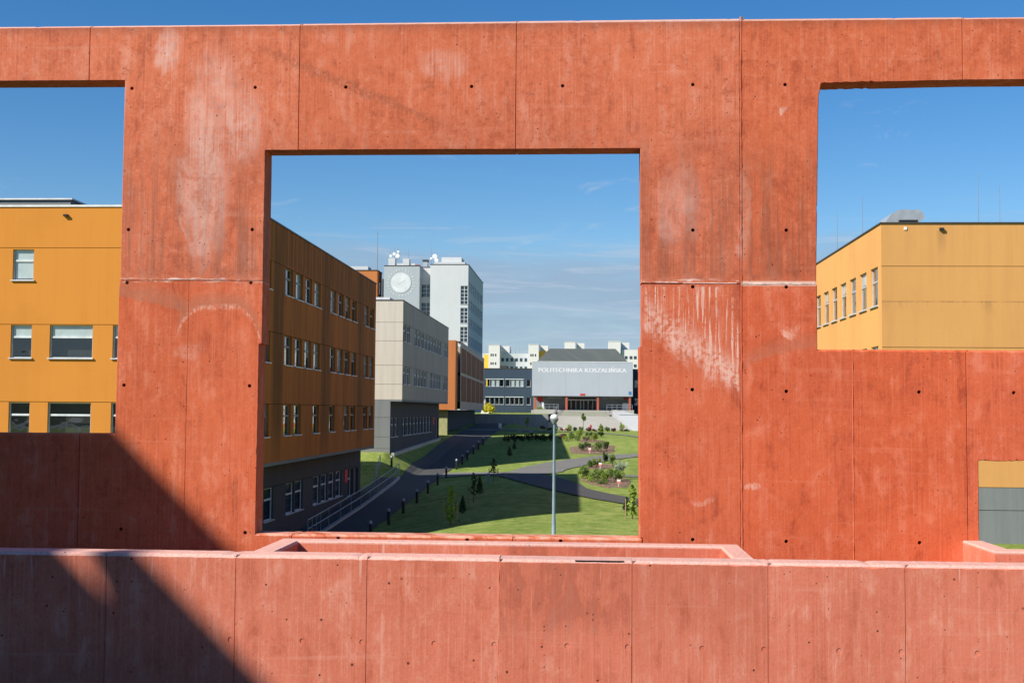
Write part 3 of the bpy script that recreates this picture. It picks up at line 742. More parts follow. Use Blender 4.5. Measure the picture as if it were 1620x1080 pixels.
# ---- left ochre building
BX, BY0, BY1, RZT = -15.04, 56., 91., 9.06
yb = thing('university_building', (-28, 73, -7), 'ochre plastered block whose long side facade is in brown shade above a dark ground floor', 'building')
rows = [(7.13, 5.72), (3.70, 2.20), (.22, -1.35)]
fx0 = -40.
fo = []
for r, (t, b) in enumerate(rows):
    for a, wd in (((-25.87, .97),) if r == 0 else ((-25.87, .97), (-24.07, 1.98), (-21.17, .97), (-19.4, 1.98))):
        fo.append((a-fx0, a-fx0+wd, b, t)); window(yb, 'front', (a, BY0), b, wd, t-b, 'a', .10, .93 if r == 0 else (.34 if r == 1 else 0))
facade(yb, 'front', (fx0, BY0), -2.58, RZT, BX-fx0, fo, 'ochre', breaks=(.24, 3.725, 7.2))
so = []
base_y = [58.55, 63.12, 65.44, 67.76, 70.08, 74.65, 77.0, 79.31, 81.62, 86.28, 88.58]
for r, (t, b) in enumerate(rows):
    for i, y in enumerate(base_y):
        if r == 2 and i in (3, 6): continue
        so.append((y-BY0, y-BY0+1.62, b, t)); window(yb, 'right', (BX, y), b, 1.62, t-b, 'a', .12, random.choice([0, 0, .35, .6, .9]) if r < 2 else random.choice([0, .35]), 'frame_d')
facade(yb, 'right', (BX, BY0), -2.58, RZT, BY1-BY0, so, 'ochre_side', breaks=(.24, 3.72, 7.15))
part('roof_edge', 'coping', yb, (BX-.3, BX+.05, BY0-.03, BY1+.03, RZT, RZT+.07))
part('roof_edge', 'coping_w', yb, (fx0, BX-.31, BY0-.05, BY0+.3, RZT, RZT+.09))
part('wall_core', 'interior', yb, (fx0+.3, BX-.5, BY0+.5, BY1-.3, -2.4, RZT-.1))
part('soffit', 'plinth', yb, (fx0, BX-.003, BY0+.003, BY1-.003, -2.75, -2.583))
part('back_wall', 'ochre', yb, (fx0, BX-.003, BY1-.25, BY1, -2.58, RZT-.003))
part('roof', 'coping', yb, (fx0, BX-.3, BY0+.3, BY1-.01, RZT-.3, RZT-.25))
GX = BX-1.0; go = []
for y, wd in ((58.8, 1.95), (63.47, 1.95), (68.17, 1.95), (70.42, 1.95), (75.12, 1.95), (77.4, 1.95), (79.75, 1.95), (82.05, 1.95)):
    go.append((y-57, y-57+wd, -5.7, -4.03)); window(yb, 'right', (GX, y), -5.7, wd, 1.67, 'a', .10, 0)
go.append((86.3-57, 88.3-57, -6.0, -4.1)); go.append((88.9-57, 90.2-57, -6.0, -4.1))
d_ = window(yb, 'right', (GX, 86.3), -6.0, 2.0, 1.9, 'a', .2, sill=False); d_.name = 'door'
d_ = window(yb, 'right', (GX, 88.9), -6.0, 1.3, 1.9, 'n', .2, sill=False); d_.name = 'door'
facade(yb, 'right', (GX, 57), -7.4, -2.755, 34.2, go, 'plinth_dark', 'ground_floor_wall', breaks=(-4.0,))
part('ground_floor_core', 'interior', yb, (fx0+1, GX-.5, 57.3, 91, -7.4, -2.76))
part('end_wall', 'plinth_dark', yb, (fx0+1, GX-.01, 91.0, 91.2, -7.4, -2.757))
part('ground_floor_front', 'plinth', yb, (fx0+1, GX-.01, 57.0, 57.25, -7.4, -2.757))
part('roof_house', 'plinth', yb, (-46, -24.3, 58.5, 70, RZT-.3, 9.80)); part('roof_house_edge', 'coping_w', yb, (-46.1, -24.2, 58.4, 70.1, 9.80, 9.87))
part('floodlight', 'black', yb, (-23.55, -23.35, BY0-.14, BY0, 8.62, 8.71))
tag(part('sign_panel', 'redpaint', yb, (GX+.003, GX+.05, 84.9, 85.95, -4.9, -4.05)), 'red vertical sign on the dark wall by the door')

# ---- cream building behind it
gb = thing('university_building', (-27, 122, -4), 'cream panelled block with grey shaded side standing behind the ochre block', 'building')
GY0, GY1 = 104.8, 140.4
facade(gb, 'front', (-34, GY0), .86, 9.06, -BX*-1+34, [], 'cream', breaks=(2.12, 3.70, 5.72, 7.27))
so = []
for t, b, ysl in ((7.16, 5.70, [104.9, 107.3, 112.05, 114.4, 116.9, 119.4, 121.75, 124.1, 126.4, 128.7, 131.0, 135.65, 138.0]), (3.63, 2.14, [105.0, 107.4, 112.1, 114.5, 116.85, 119.2, 123.8, 126.2, 128.5, 130.8, 135.45, 138.0])):
    for y in ysl: so.append((y-GY0+.12, y-GY0+1.77, b, t)); window(gb, 'right', (BX, y+.12), b, 1.65, t-b, 'a', .09, random.choice([0, 0, .3, .5]))
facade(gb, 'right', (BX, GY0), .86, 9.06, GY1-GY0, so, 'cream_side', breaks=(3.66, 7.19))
part('roof_edge', 'coping', gb, (BX-.3, BX+.04, GY0-.03, GY1, 9.06, 9.14)); part('roof_edge', 'coping', gb, (-34, BX-.301, GY0-.03, GY0+.3, 9.06, 9.14))
part('wall_core', 'interior', gb, (-33.7, BX-.5, GY0+.4, GY1-.3, 1, 8.9)); part('back_wall', 'cream', gb, (-34, BX-.003, GY1-.25, GY1, .86, 9.05))
part('roof', 'coping', gb, (-34, BX-.3, GY0+.3, GY1-.26, 8.8, 8.85)); part('soffit', 'plinth', gb, (-34, BX-.003, GY0+.003, GY1-.003, .70, .857))
GX2 = -16.013; go = []
for y in (105.2, 107.45, 112.1, 114.45, 116.7, 119.2, 121.6, 124.0, 126.4, 128.8, 131.25):
    go.append((y-GY0, y-GY0+1.5, -2.28, -.69)); window(gb, 'right', (GX2, y), -2.28, 1.5, 1.59, 'a', .09, 0)
go.append((137.1-GY0, 139.8-GY0, -3.2, -.9)); d_ = window(gb, 'right', (GX2, 137.1), -3.2, 2.7, 2.3, 'n', .18, sill=False); d_.name = 'door'
facade(gb, 'right', (GX2, GY0), -4.6, .695, GY1-GY0, go, 'plinth_dark', 'ground_floor_wall')
facade(gb, 'front', (-33, GY0+.002), -4.6, .695, GX2+33, [], 'plinth', 'ground_floor_wall', breaks=(-3.2, -2.23, -.63))
part('ground_floor_core', 'interior', gb, (-32.6, GX2-.5, GY0+.4, GY1-.2, -4.6, .68)); part('end_wall', 'plinth_dark', gb, (-33, GX2-.01, GY1-.19, GY1, -4.6, .69))
tag(part('sign_panel', 'redpaint', gb, (GX2+.003, GX2+.05, 134.5, 135.5, -1.55, -.72)), 'narrow red sign on the shaded ground floor')
sk = part('skylight', 'coping_w', gb, (-18.6, -16.5, 107, 109, 9.35, 9.55)); part('skylight_base', 'navy', gb, (-18.4, -16.7, 107.2, 108.8, 8.85, 9.35))

# ---- brick building with framed bays (slightly turned)
bb = thing('university_building', (-23, 176, -3), 'orange brick block with a projecting beige frame of tall brown bays', 'building')
A, B_ = Vector((-15.2, 150)), Vector((-16.4, 204)); rzb = math.atan2(B_.y-A.y, B_.x-A.x); Lb = (B_-A).length
facade(bb, 'front', (-34, 150), .06, 8.3, -15.2+34, [], 'brick')
part('wall_core', 'interior', bb, (-33.8, -17.2, 150.3, 203.8, .2, 8.1))
part('roof', 'coping', bb, (-34, -16.6, 150.0, 204, 8.3, 8.38))
nb = 5; bw = (Lb-5.5)/nb; ops = []
for r, (z0, z1) in enumerate(((1.1, 4.25), (4.6, 7.65))):
    for i in range(nb):
        u = 4+bw*i; ops.append((u+.3, u+bw-.3, z0, z1))
ex = 3.2
facade(bb, 'right', A, .06, 8.3, ex, [], 'brick', rz=rzb)
A2 = A.lerp(B_, ex/Lb); nrm = Vector((math.cos(rzb-math.pi/2), math.sin(rzb-math.pi/2)))
A3 = A2+nrm*.35
facade(bb, 'right', A3, .06, 8.35, Lb-ex, [(a-ex, b-ex, c, d) for a, b, c, d in ops], 'beige', 'bay_frame', depth=.6, rz=rzb)
for a, b, c, d in ops:
    q = MB().box(0, b-a, 0, .1, 0, d-c); p = A3+(B_-A).normalized()*(a-ex)-nrm*.05
    q.obj('bay_infill', 'brownrib', bb, (p.x, p.y, c), rzb)
q = MB().box(0, 11, 0, .2, 0, 3.6); q.obj('ground_floor_wall', 'plinth_dark', bb, (-34+18.9-12, 151.2, -3.5))
tag(part('ground_floor_panel', 'olive', bb, (-17.6, -16.2, 150.8, 151.1, -3.4, .05)), 'olive yellow panel at the ground floor corner')
part('ground_floor_core', 'navy', bb, (-33, -17.6, 151.5, 203, -3.5, .05))
part('side_glazing', 'navy', bb, (-17.59, -17.4, 152, 203, -3.2, .04))

# ---- white tower with clock
K = 238/185.
tw = thing('tower_block', (-29, 256, -3), 'tall white tower block with a grey panel carrying a round white emblem', 'building')
TX0, TX1, TX2, TX3 = -29.47*K, -24.18*K, -22.6*K, -17.0*K; TY = 238.; TZ = 21.29*K; CZ = 21.1*K
facade(tw, 'front', (TX0, TY), -3, CZ, TX1-TX0, [], 'grey_clad', 'emblem_panel')
fo = []
floors = [(18.58*K, 16.72*K), (15.88*K, 14.02*K)]+[(15.88*K-3.44*i-.0, 14.02*K-3.44*i) for i in range(1, 5)]
for t, b in floors: fo.append((.05, TX2-TX1-.05, b, t)); window(tw, 'front', (TX1+.05, TY+2.5), b, TX2-TX1-.1, t-b, 'g', .12)
facade(tw, 'front', (TX1, TY+2.5), -3, CZ, TX2-TX1, fo, 'white', 'recessed_wall')
fo = []
for i, (t, b) in enumerate(((18.22*K, 15.5*K), (14.97*K, 12.74*K), (12.18*K, 10.0*K), (9.4*K, 7.2*K), (6.6*K, 4.4*K))):
    fo.append((TX3-TX2-1.42, TX3-TX2-.06, b, t)); window(tw, 'front', (TX3-1.42, TY), b, 1.36, t-b, 'g', .12)
facade(tw, 'front', (TX2, TY), -3, TZ, TX3-TX2, fo, 'white')
so = []; SLn = 35.
for k in range(6):
    t = 19.0*K-3.44*k*1.0
    for i in range(8):
        u = 2.+i*4.1; so.append((u, u+2.6, t-1.9, t)); window(tw, 'right', (TX3, TY+u), t-1.9, 2.6, 1.9, 'g', .12)
facade(tw, 'right', (TX3, TY), -3, TZ, SLn, so, 'white')
part('wall_core', 'interior', tw, (TX0+.3, TX3-.5, TY+3.0, TY+SLn-.3, -3, TZ-.3))
part('inner_core', 'interior', tw, (TX2+.3, TX3-.5, TY+.5, TY+2.95, -3, TZ-.3))
part('side_return', 'white', tw, (TX2-.003, TX2+.25, TY+.23, TY+2.6, -3, TZ-.01)); part('side_return', 'grey_clad', tw, (TX0, TX1-.003, TY+.23, TY+2.7, -3, CZ-.01))
part('roof', 'coping', tw, (TX0, TX1+.05, TY-.05, TY+SLn, CZ, CZ+.15)); part('roof', 'coping', tw, (TX2-.05, TX3+.08, TY-.05, TY+SLn, TZ, TZ+.14))
part('roof', 'coping', tw, (TX1+.055, TX2-.055, TY+2.45, TY+SLn, CZ, CZ+.14))
ecx, ecz, er = -26.91*K, 18.76*K-.15, 1.90
em = MB()
em.v = [(er*math.cos(2*math.pi*i/40), 0, er*math.sin(2*math.pi*i/40)) for i in range(40)]+[(er*math.cos(2*math.pi*i/40), -.06, er*math.sin(2*math.pi*i/40)) for i in range(40)]
em.f = [tuple(range(40, 80))]+[((i+1) % 40, i, 40+i, 40+(i+1) % 40) for i in range(40)]
eo = em.obj('emblem_disc', 'disc', tw, (ecx, TY-.003, ecz))
hd = MB()
for ang, ln, wd in ((rad(35), 1.45, .07), (rad(140), 1.0, .08)):
    d = Vector((math.cos(ang), math.sin(ang))); n_ = Vector((-d.y, d.x))*wd
    k = len(hd.v); e_ = d*ln; o_ = Vector((-.35, -.25))
    hd.v += [(o_.x+n_.x, -.075, o_.y+n_.y), (o_.x-n_.x, -.075, o_.y-n_.y), (o_.x+e_.x-n_.x*.5, -.075, o_.y+e_.y-n_.y*.5), (o_.x+e_.x+n_.x*.5, -.075, o_.y+e_.y+n_.y*.5)]; hd.f += [(k, k+1, k+2, k+3)]
hd.obj('emblem_strokes', 'ring', eo, (0, 0, 0), 0, True)
mk_ = MB()
for i in range(26):
    t = 2*math.pi*i/26; r0, r1, h_ = 2.3, 2.68, .085+.03*(i % 3)
    k = len(mk_.v); d = Vector((math.cos(t), math.sin(t))); n_ = Vector((-d.y, d.x))*h_
    for r, s_ in ((r0, 1), (r0, -1), (r1, -1), (r1, 1)): q = d*r+n_*s_; mk_.v.append((q.x, -.03, q.y))
    mk_.f.append((k, k+1, k+2, k+3))
tag(mk_.obj('emblem_letter_ring', 'ring', eo, (0, 0, 0), 0, True), kind='stuff')
part('roof_parapet', 'white', tw, (TX0+.75, TX1-1.0, TY+.8, TY+1.1, CZ+.15, CZ+.62))
part('chimney', 'white', tw, (-28.9*K, -27.9*K, TY+.6, TY+2.2, CZ+.15, 22.35*K)); part('chimney', 'white', tw, (-26.75*K, -25.8*K, TY+.6, TY+2.0, CZ+.15, 22.25*K))
part('chimney', 'grey_clad', tw, (-23.95*K, -23.3*K, TY+2.7, TY+4.0, CZ+.14, 22.05*K)); part('chimney_cap', 'coping', tw, (-24.05*K, -23.2*K, TY+2.6, TY+4.1, 22.05*K, 22.3*K))
part('roof_house', 'white', tw, (-22.2*K, -17.6*K, TY+1.5, TY+9, TZ+.14, 21.85*K)); part('roof_house', 'white', tw, (-21.2*K, -18.2*K, TY+2.5, TY+8, 21.85*K+.003, 22.65*K))
part('roof_unit', 'redcol', tw, (-24.9*K, -24.3*K, TY+.8, TY+2, CZ+.15, CZ+.38))
def antenna(parent, x, y, z0, z1, discs, r=.04):
    b = MB().tube((0, 0, 0), (0, 0, z1-z0), r, r*.6, 6); a = b.obj('antenna_mast', 'frame_d', parent, (x, y, z0))
    for dx_, dz_, rr in discs:
        rr *= 1.35
        MB().lathe([(rr*.4, -.12), (rr, 0), (rr*.9, .1), (rr*.2, .14)], n=12).obj('dish', 'white_p', a, (dx_, -.1, dz_), 0, True).rotation_euler.x = math.pi/2
    return a
for x, z1, ds in ((-28.7, 24.0, [(.1, .9, .22)]), (-28.1, 24.1, [(0, 1.3, .25)]), (-27.6, 23.9, [(.0, .9, .34), (.1, 1.7, .2)]), (-27.3, 23.2, [])): antenna(tw, x*K, TY+1.4, 22.0*K, z1*K, ds)
for x, z1, ds in ((-22.75, 24.3, [(0, 1.5, .2)]), (-22.2, 23.6, [(0, 1.9, .38), (.3, 1.2, .3)]), (-21.9, 23.4, [(.1, .4, .36)]), (-26.2, 23.9, [])): antenna(tw, x*K, TY+3, 21.3*K, z1*K, ds)

# ---- orange block beside the tower
ob = thing('stair_block', (-44, 241, -3), 'orange plastered block with a white roof storey left of the tower', 'building')
Y6 = 239.; k6 = Y6/175.
facade(ob, 'front', (-52, Y6), -3, 19.33*k6, -28.8*k6+52, [], 'brick')
facade(ob, 'right', (-28.8*k6, Y6), -3, 19.33*k6, 5.5, [(2., 4.6, 16.2*k6, 18.0*k6)], 'brick'); window(ob, 'right', (-28.8*k6, Y6+2.), 16.2*k6, 2.6, 1.8*k6, 'a', .15)
part('wall_core', 'interior', ob, (-51.7, -28.8*k6-.45, Y6+.4, Y6+5.3, -3, 19.2*k6))
part('roof_edge', 'coping', ob, (-52, -28.8*k6+.12, Y6-.1, Y6+5.5, 19.33*k6, 19.33*k6+.14))
part('roof_storey', 'white', ob, (-52, -30.3*k6, Y6+1.6, Y6+5, 19.33*k6+.14, 19.33*k6+1.0))
part('linking_wall', 'white', ob, (-28.75*k6, TX0-.02, Y6+5.6, Y6+5.9, -3, 18.6*k6)); part('linking_window', 'interior', ob, (-28.6*k6, TX0-.2, Y6+5.5, Y6+5.59, 15.8*k6, 17.4*k6))
antenna(ob, -28.95*k6, Y6+1.0, 19.5*k6, 25.0*k6, [], .09)

# ---- navy wing
nv = thing('university_building', (-5, 242, -1), 'dark navy two storey wing with white framed window bands behind the entrance hall', 'building')
NX0, NX1 = -18.95, 24.; NY = 235.; no = []
gx = [-18.17, -17.27, -16.42, -15.58, -14.46, -13.58, -12.75, -11.92, -10.6]
gx2 = [9.3, 10.5, 11.6, 12.8, 14.5, 15.6]
for zt, zb in ((5.78, 4.45), (2.48, 1.12)):
    for i, x in enumerate(gx+gx2):
        no.append((x-NX0, x-NX0+.74, zb, zt)); window(nv, 'front', (x, NY), zb, .74, zt-zb, 'n', .12, .95 if (x in gx and zt > 5 and 1 <= i <= 7 and i not in (3, 4)) else 0)
for i in range(8):
    x = -16.4+i*.8; no.append((x-NX0, x-NX0+.45, -.62, -.2)); window(nv, 'front', (x, NY), -.62, .45, .42, 'n', .1, sill=False)
facade(nv, 'front', (NX0, NY), -1.2, 7.7, NX1-NX0, no, 'navy')
for zt, zb in ((5.78, 4.45), (2.48, 1.12)):
    for a, b in ((-18.25, -14.75), (-14.55, -11.1)): part('window_band_frame', 'frame_w', nv, (a, b, NY-.03, NY-.002, zt+.003, zt+.12))
part('window_accent', 'yellow', nv, (-18.12, -17.85, NY+.07, NY+.1, 4.5, 5.72))
part('wall_core', 'interior', nv, (NX0+.3, NX1-.3, NY+.5, NY+16, -1.2, 7.5)); part('roof', 'coping', nv, (NX0, NX1, NY-.05, NY+16, 7.7, 7.85))
part('roof_unit', 'coping', nv, (-15.6, -14.4, NY+.8, NY+2, 7.85, 8.35))
part('end_wall', 'navy', nv, (NX0-.003, NX0+.22, NY+.23, NY+16, -1.2, 7.69))

# ---- entrance hall
hl = thing('entrance_hall', (-.28, 232, .2), 'grey clad entrance hall with white lettering, red columns and a dark hipped roof', 'building')
HY = 225.; HX0, HX1 = -9.17, 8.6
for i in range(3):
    a = HX0+(HX1-HX0)/3*i; b = a+(HX1-HX0)/3-.012
    part('cladding_panel', 'grey_clad', hl, (a, b, HY, HY+.2, 2.68, 8.66))
part('side_wall', 'grey_clad', hl, (HX0+.003, HX0+.2, HY+.21, 234.9, 2.68, 8.65)); part('side_wall', 'grey_clad', hl, (HX1-.2, HX1-.015, HY+.21, 234.9, 2.68, 8.65))
part('soffit', 'plinth', hl, (HX0+.21, HX1-.21, HY+.21, 232, 2.6, 2.75)); part('roof_edge', 'coping_w', hl, (HX0-.05, HX1+.04, HY-.04, HY+.35, 8.665, 8.78))
q = MB(); zb, zt = 8.7, 11.02+.25
q.v = [(-8.45, 226, zb), (7.85, 226, zb), (7.85, 240, zb), (-8.45, 240, zb), (-6.2, 229.5, zt), (5.65, 229.5, zt), (5.65, 237, zt), (-6.2, 237, zt)]
q.f = [(0, 1, 5, 4), (1, 2, 6, 5), (2, 3, 7, 6), (3, 0, 4, 7), (4, 5, 6, 7)]
q.obj('roof', 'roof_dark', hl, (0, 0, 0))
for x in (-8.75, -3.26, 2.29, 7.91): part('column', 'redcol', hl, (x, x+.36, HY+.25, HY+.6, .16, 2.6))
part('recessed_wall', 'plinth', hl, (HX0+.1, -2.93, 229, 229.2, .2, 2.6)); part('recessed_wall', 'plinth', hl, (2.3, HX1-.1, 229, 229.2, .2, 2.6))
for a, b in ((-2.9, -2.3), (-2.25, -1.45), (-1.4, -.6), (-.55, -.05), (0, .75), (.8, 1.55), (1.6, 2.25)):
    window(hl, 'front', (a, 229), .25, b-a, 1.75, 'n', .05, sill=False).name = 'door'
part('door_header', 'frame_w', hl, (-2.93, 2.3, 228.95, 229.2, 2.0, 2.1)); window(hl, 'front', (-2.9, 229), 2.12, 5.15, .48, 'n', .05, sill=False)
for x in (-6.5, -5.6, -4.7, 3.5, 4.5, 5.4, 6.3): window(hl, 'front', (x, 228.9), 2.3, .7, .28, 'n', .05, sill=False)
part('lobby_core', 'interior', hl, (-2.9, 2.28, 229.6, 233, .2, 2.6)); part('floor_slab', 'stone', hl, (HX0, HX1, 221.9, 234.8, -.6, .17))
tag(part('sign_panel', 'redpaint', hl, (-.66, .2, HY-.05, HY-.003, 2.8, 3.12)), 'small red plate above the entrance doors')
tag(part('sign_panel', 'redpaint', hl, (-8.2, -7.4, 228.9, 228.99, 1.7, 2.5)), 'red board beside the left column'); part('sign_panel', 'redpaint', hl, (7.1, 7.85, 228.9, 228.99, 2.2, 2.5))
bs = tag(part('sign_panel', 'bluep', hl, (7.85, 8.34, HY-.04, HY-.003, 2.97, 3.54)), 'small blue plate at the corner of the cladding'); part('sign_symbol', 'white_p', bs, ) if False else None
part('notice_board', 'white_p', hl, (-7.55, -7.1, 226, 226.15, .2, 1.6)); part('notice_board', 'coping_w', hl, (6.9, 8.0, 227.5, 227.6, .2, 1.5))
def text_part(name, body, parent, loc, width, height, mat, depth=.06, rz=0., bold=.02):
    cu = bpy.data.curves.new(name, 'FONT'); cu.body = body; cu.size = 1; cu.extrude = .0; cu.offset = 0; cu.space_character = 1.08
    tmp = bpy.data.objects.new('tmp', cu); COL.objects.link(tmp)
    dg = bpy.context.evaluated_depsgraph_get(); me = bpy.data.meshes.new_from_object(tmp.evaluated_get(dg)); bpy.data.objects.remove(tmp)
    xs_ = [v.co.x for v in me.vertices]; ys_ = [v.co.y for v in me.vertices]; x0, x1 = min(xs_), max(xs_)
    kx = width/(x1-x0); kz = height/.72
    for v in me.vertices: v.co = Vector(((v.co.x-x0)*kx, 0, v.co.y*kz))
    vs = [v.co.copy() for v in me.vertices]; fs = [tuple(p.vertices) for p in me.polygons]; n = len(vs)
    V = []; F = []
    for k, d in enumerate((-bold, 0, bold)):                       # three overlaid castings make the heavy strokes
        V += [(v.x+d, -depth-.003*k, v.z) for v in vs]; F += [tuple(i+n*k for i in f) for f in fs]
    me = mk(name, V, F, mat)
    me.materials.clear(); me.materials.append(M[mat]); me.name = name
    return link(name, me, parent, loc, rz)
text_part('lettering', 'POLITECHNIKA KOSZALIŃSKA', hl, (-8.0, HY-.004, 6.89), 15.44, .76, 'letter', .004, 0., .06)

# ---- flats far behind
ap = thing('apartment_block', (-5, 425, 0), 'long white apartment block with four stair towers rising behind the campus', 'building')
def far_windows(parent, rects, y, mat='interior'):
    b = MB(); L = parent.location
    for x0, x1, z0, z1 in rects: b.box(x0-L.x, x1-L.x, y-.06-L.y, y-.003-L.y, z0-L.z, z1-L.z)
    tag(b.obj('window_row', mat, parent, (0, 0, 0), 0, True), kind='stuff')
part('wall', 'grey_apt', ap, (-36, 15.6, 424, 436, -2, 19.1)); part('wall', 'yellow', ap, (-33.3, -31.2, 423.5, 424, -2, 18.7)); part('wall', 'yellow', ap, (-15, -12.5, 423.4, 423.9, -2, 20.0))
for x0, x1, zt in ((-31.6, -27.9, 21.7), (-18.4, -15.0, 21.9), (-6.5, -2.9, 22.8), (8.1, 12.0, 23.05)):
    part('stair_tower', 'white_apt', ap, (x0, x1, 420, 428, -2, zt)); part('stair_tower', 'white_apt', ap, (x1+.3, x1+3, 424.5, 432, 19.1, zt-.1))
    part('stair_tower_edge', 'coping_w', ap, (x0-.1, x1+.1, 419.9, 428.1, zt, zt+.15))
    far_windows(ap, [(x0+d, x0+d+.38, z, z+.8) for z in [18.0-2.8*k for k in range(6)] for d in (.65, 1.3, 2.15)], 420)
part('wall', 'white_apt', ap, (12.3, 18.4, 421, 434, -2, 20.4))
far_windows(ap, [(x, x+.9, z, z+1.) for z in (17.3, 14.6, 11.9) for x in (13.4, 15.0, 16.4)], 421, 'navy')
far_windows(ap, [(x, x+.85, z, z+1.15) for z in (16.4, 13.6, 10.8) for x in [-27.6+1.55*i for i in range(6)]+[-14.6+1.6*i for i in range(5)]+[-2.4+1.6*i for i in range(6)]], 424, 'navy')
for x in (-24.5, -23.0, -21.6): antenna(ap, x, 426, 19.1, 20.8, [], .05)

# ---- right ochre building
rb = thing('university_building', (25, 72, -6), 'pale ochre block with grey ground floor seen through the right hand openings', 'building')
QX, QY0, QY1, QZ = 12.81, 55.5, 90.5, 8.2
facade(rb, 'front', (QX, QY0), -3.09, QZ, 24, [], 'ochre_pale_front', breaks=(-.62, 2.854, 6.355))
so = []
for t, b in ((6.42, 4.70), (2.95, 1.25), (-.5, -2.2)):
    for i in range(15):
        y = 56.18+2.245*i; so.append((QY1-y-1.42, QY1-y, b, t)); window(rb, 'left', (QX, y+1.42), b, 1.42, t-b, 'a', .09, random.choice([0, .3]), 'frame_m')
facade(rb, 'left', (QX, QY1), -3.09, QZ, QY1-QY0, so, 'ochre_pale')
part('wall_core', 'interior', rb, (QX+.5, QX+23.5, QY0+.4, QY1-.3, -3, 8)); part('roof', 'coping', rb, (QX+.25, QX+24, QY0+.3, QY1, 7.95, 8.0))
part('roof_edge', 'coping', rb, (QX-.05, QX+.3, QY0-.05, QY1, QZ, QZ+.06)); part('roof_edge', 'coping', rb, (QX+.301, QX+24, QY0-.05, QY0+.3, QZ, QZ+.06))
facade(rb, 'front', (QX+1, QY0+.02), -7.4, -3.1, 23, [], 'plinth', 'ground_floor_wall', breaks=(-4.07,)); part('ground_floor_core', 'plinth', rb, (QX+1, QX+23, QY0+.3, QY1, -7.4, -3.12))
cw_ = MB().prism([(12.95, 8.2), (14.25, 8.2), (14.75, 8.62), (14.55, 8.95), (13.65, 8.97), (13.3, 8.8), (13.05, 8.5)], 0, 2.2); cw_.obj('roof_cowl', 'cowl', rb, (.4, 57.2, .12))
part('roof_unit', 'black', rb, (13.95, 14.75, 56.9, 57.15, 8.3, 8.58))
for x, y, z in ((17.35, 56.8, 10.7), (18.3, 56.9, 10.1), (13.1, 60.5, 10.2), (13.0, 66., 10.4)): antenna(rb, x, y, 8.0, z, [], .014)
for x in (16.6, 19.2): part('roof_vent', 'cowl', rb, (x-.5, x+.7, 57.5, 58.7, 8.0, 8.42))
part('floodlight', 'black', rb, (15.28, 15.46, QY0-.12, QY0-.01, 7.90, 8.01)); part('junction_box', 'white_p', rb, (13.78, 13.9, QY0-.04, QY0-.003, 7.93, 8.05))

# ---- block on the far right, seen only mirrored in the windows
mb = thing('university_building', (26, 160, -3), 'long cream block on the far right, mirrored in the panes of the ochre block', 'building')
so = []
for t, b in ((7.1, 5.6), (3.6, 2.1), (.1, -1.4)):
    for i in range(14):
        so.append((5+i*7.4, 8.2+i*7.4, b, t)); window(mb, 'left', (14.2, 216-5-i*7.4), b, 3.2, t-b, 'a', .1)
facade(mb, 'left', (14.2, 216), -5, 9.0, 110, so, 'white'); facade(mb, 'front', (14.2, 106), -5, 9., 22, [], 'cream')
part('wall_core', 'interior', mb, (14.7, 36, 106.4, 215.8, -5, 8.8)); part('roof', 'coping', mb, (14.2, 36.2, 106, 216, 9.0, 9.1)); part('plinth', 'brick', mb, (14.1, 14.19, 106, 216, -5, -2.2))
# ---- building behind the viewer whose roof edge throws the shadow over the left
sb = thing('university_building', (-26, -11, -6), 'ochre block standing left of the terrace, its roof edge shading the red wall', 'building')
part('wall', 'ochre', sb, (-32, -20.1, -32, 8.5, -7, 13.48)); ru = MB(); ru.v = [(xx-sb.location.x, yy-sb.location.y, zz_-sb.location.z) for xx in (-20.3, -20) for yy, zz_ in ((-32, 13.48), (-1.16, 13.48), (-1.05, 13.85), (-.80, 14.25), (-32, 14.25))]
ru.f = [(4, 3, 2, 1, 0), (5, 6, 7, 8, 9)]+[(i, (i+1) % 5, 5+(i+1) % 5, 5+i) for i in range(5)]; ru.obj('roof_upstand', 'coping_w', sb, (0, 0, 0), 0, True)
part('roof_upstand', 'coping_w', sb, (-20.3, -20, .75, 8.5, 13.48, 14.25))
part('roof', 'coping', sb, (-32, -20.0, -32, 8.5, 13.4805, 13.55))

hv = []; hf = []; hn = 60
for j in range(5):
    for i in range(hn+1):
        x = -700+i*24; y = -420-60*j; h = (0, 17, 27, 33, 0)[j]*(1+.55*mnoise.noise(Vector((x*.006, j*.4, 2))))+(2.5*mnoise.noise(Vector((x*.05, j*3., 4))) if 0 < j < 4 else 0)
        hv.append((x, y, -7+h))
for j in range(4):
    for i in range(hn): hf.append((j*(hn+1)+i, (j+1)*(hn+1)+i, (j+1)*(hn+1)+i+1, j*(hn+1)+i+1))
tag(link('wooded_hills', mk('wooded_hills', hv, hf, plain('hill_woodland', (.035, .055, .025), .95, .5, .08))), kind='structure')
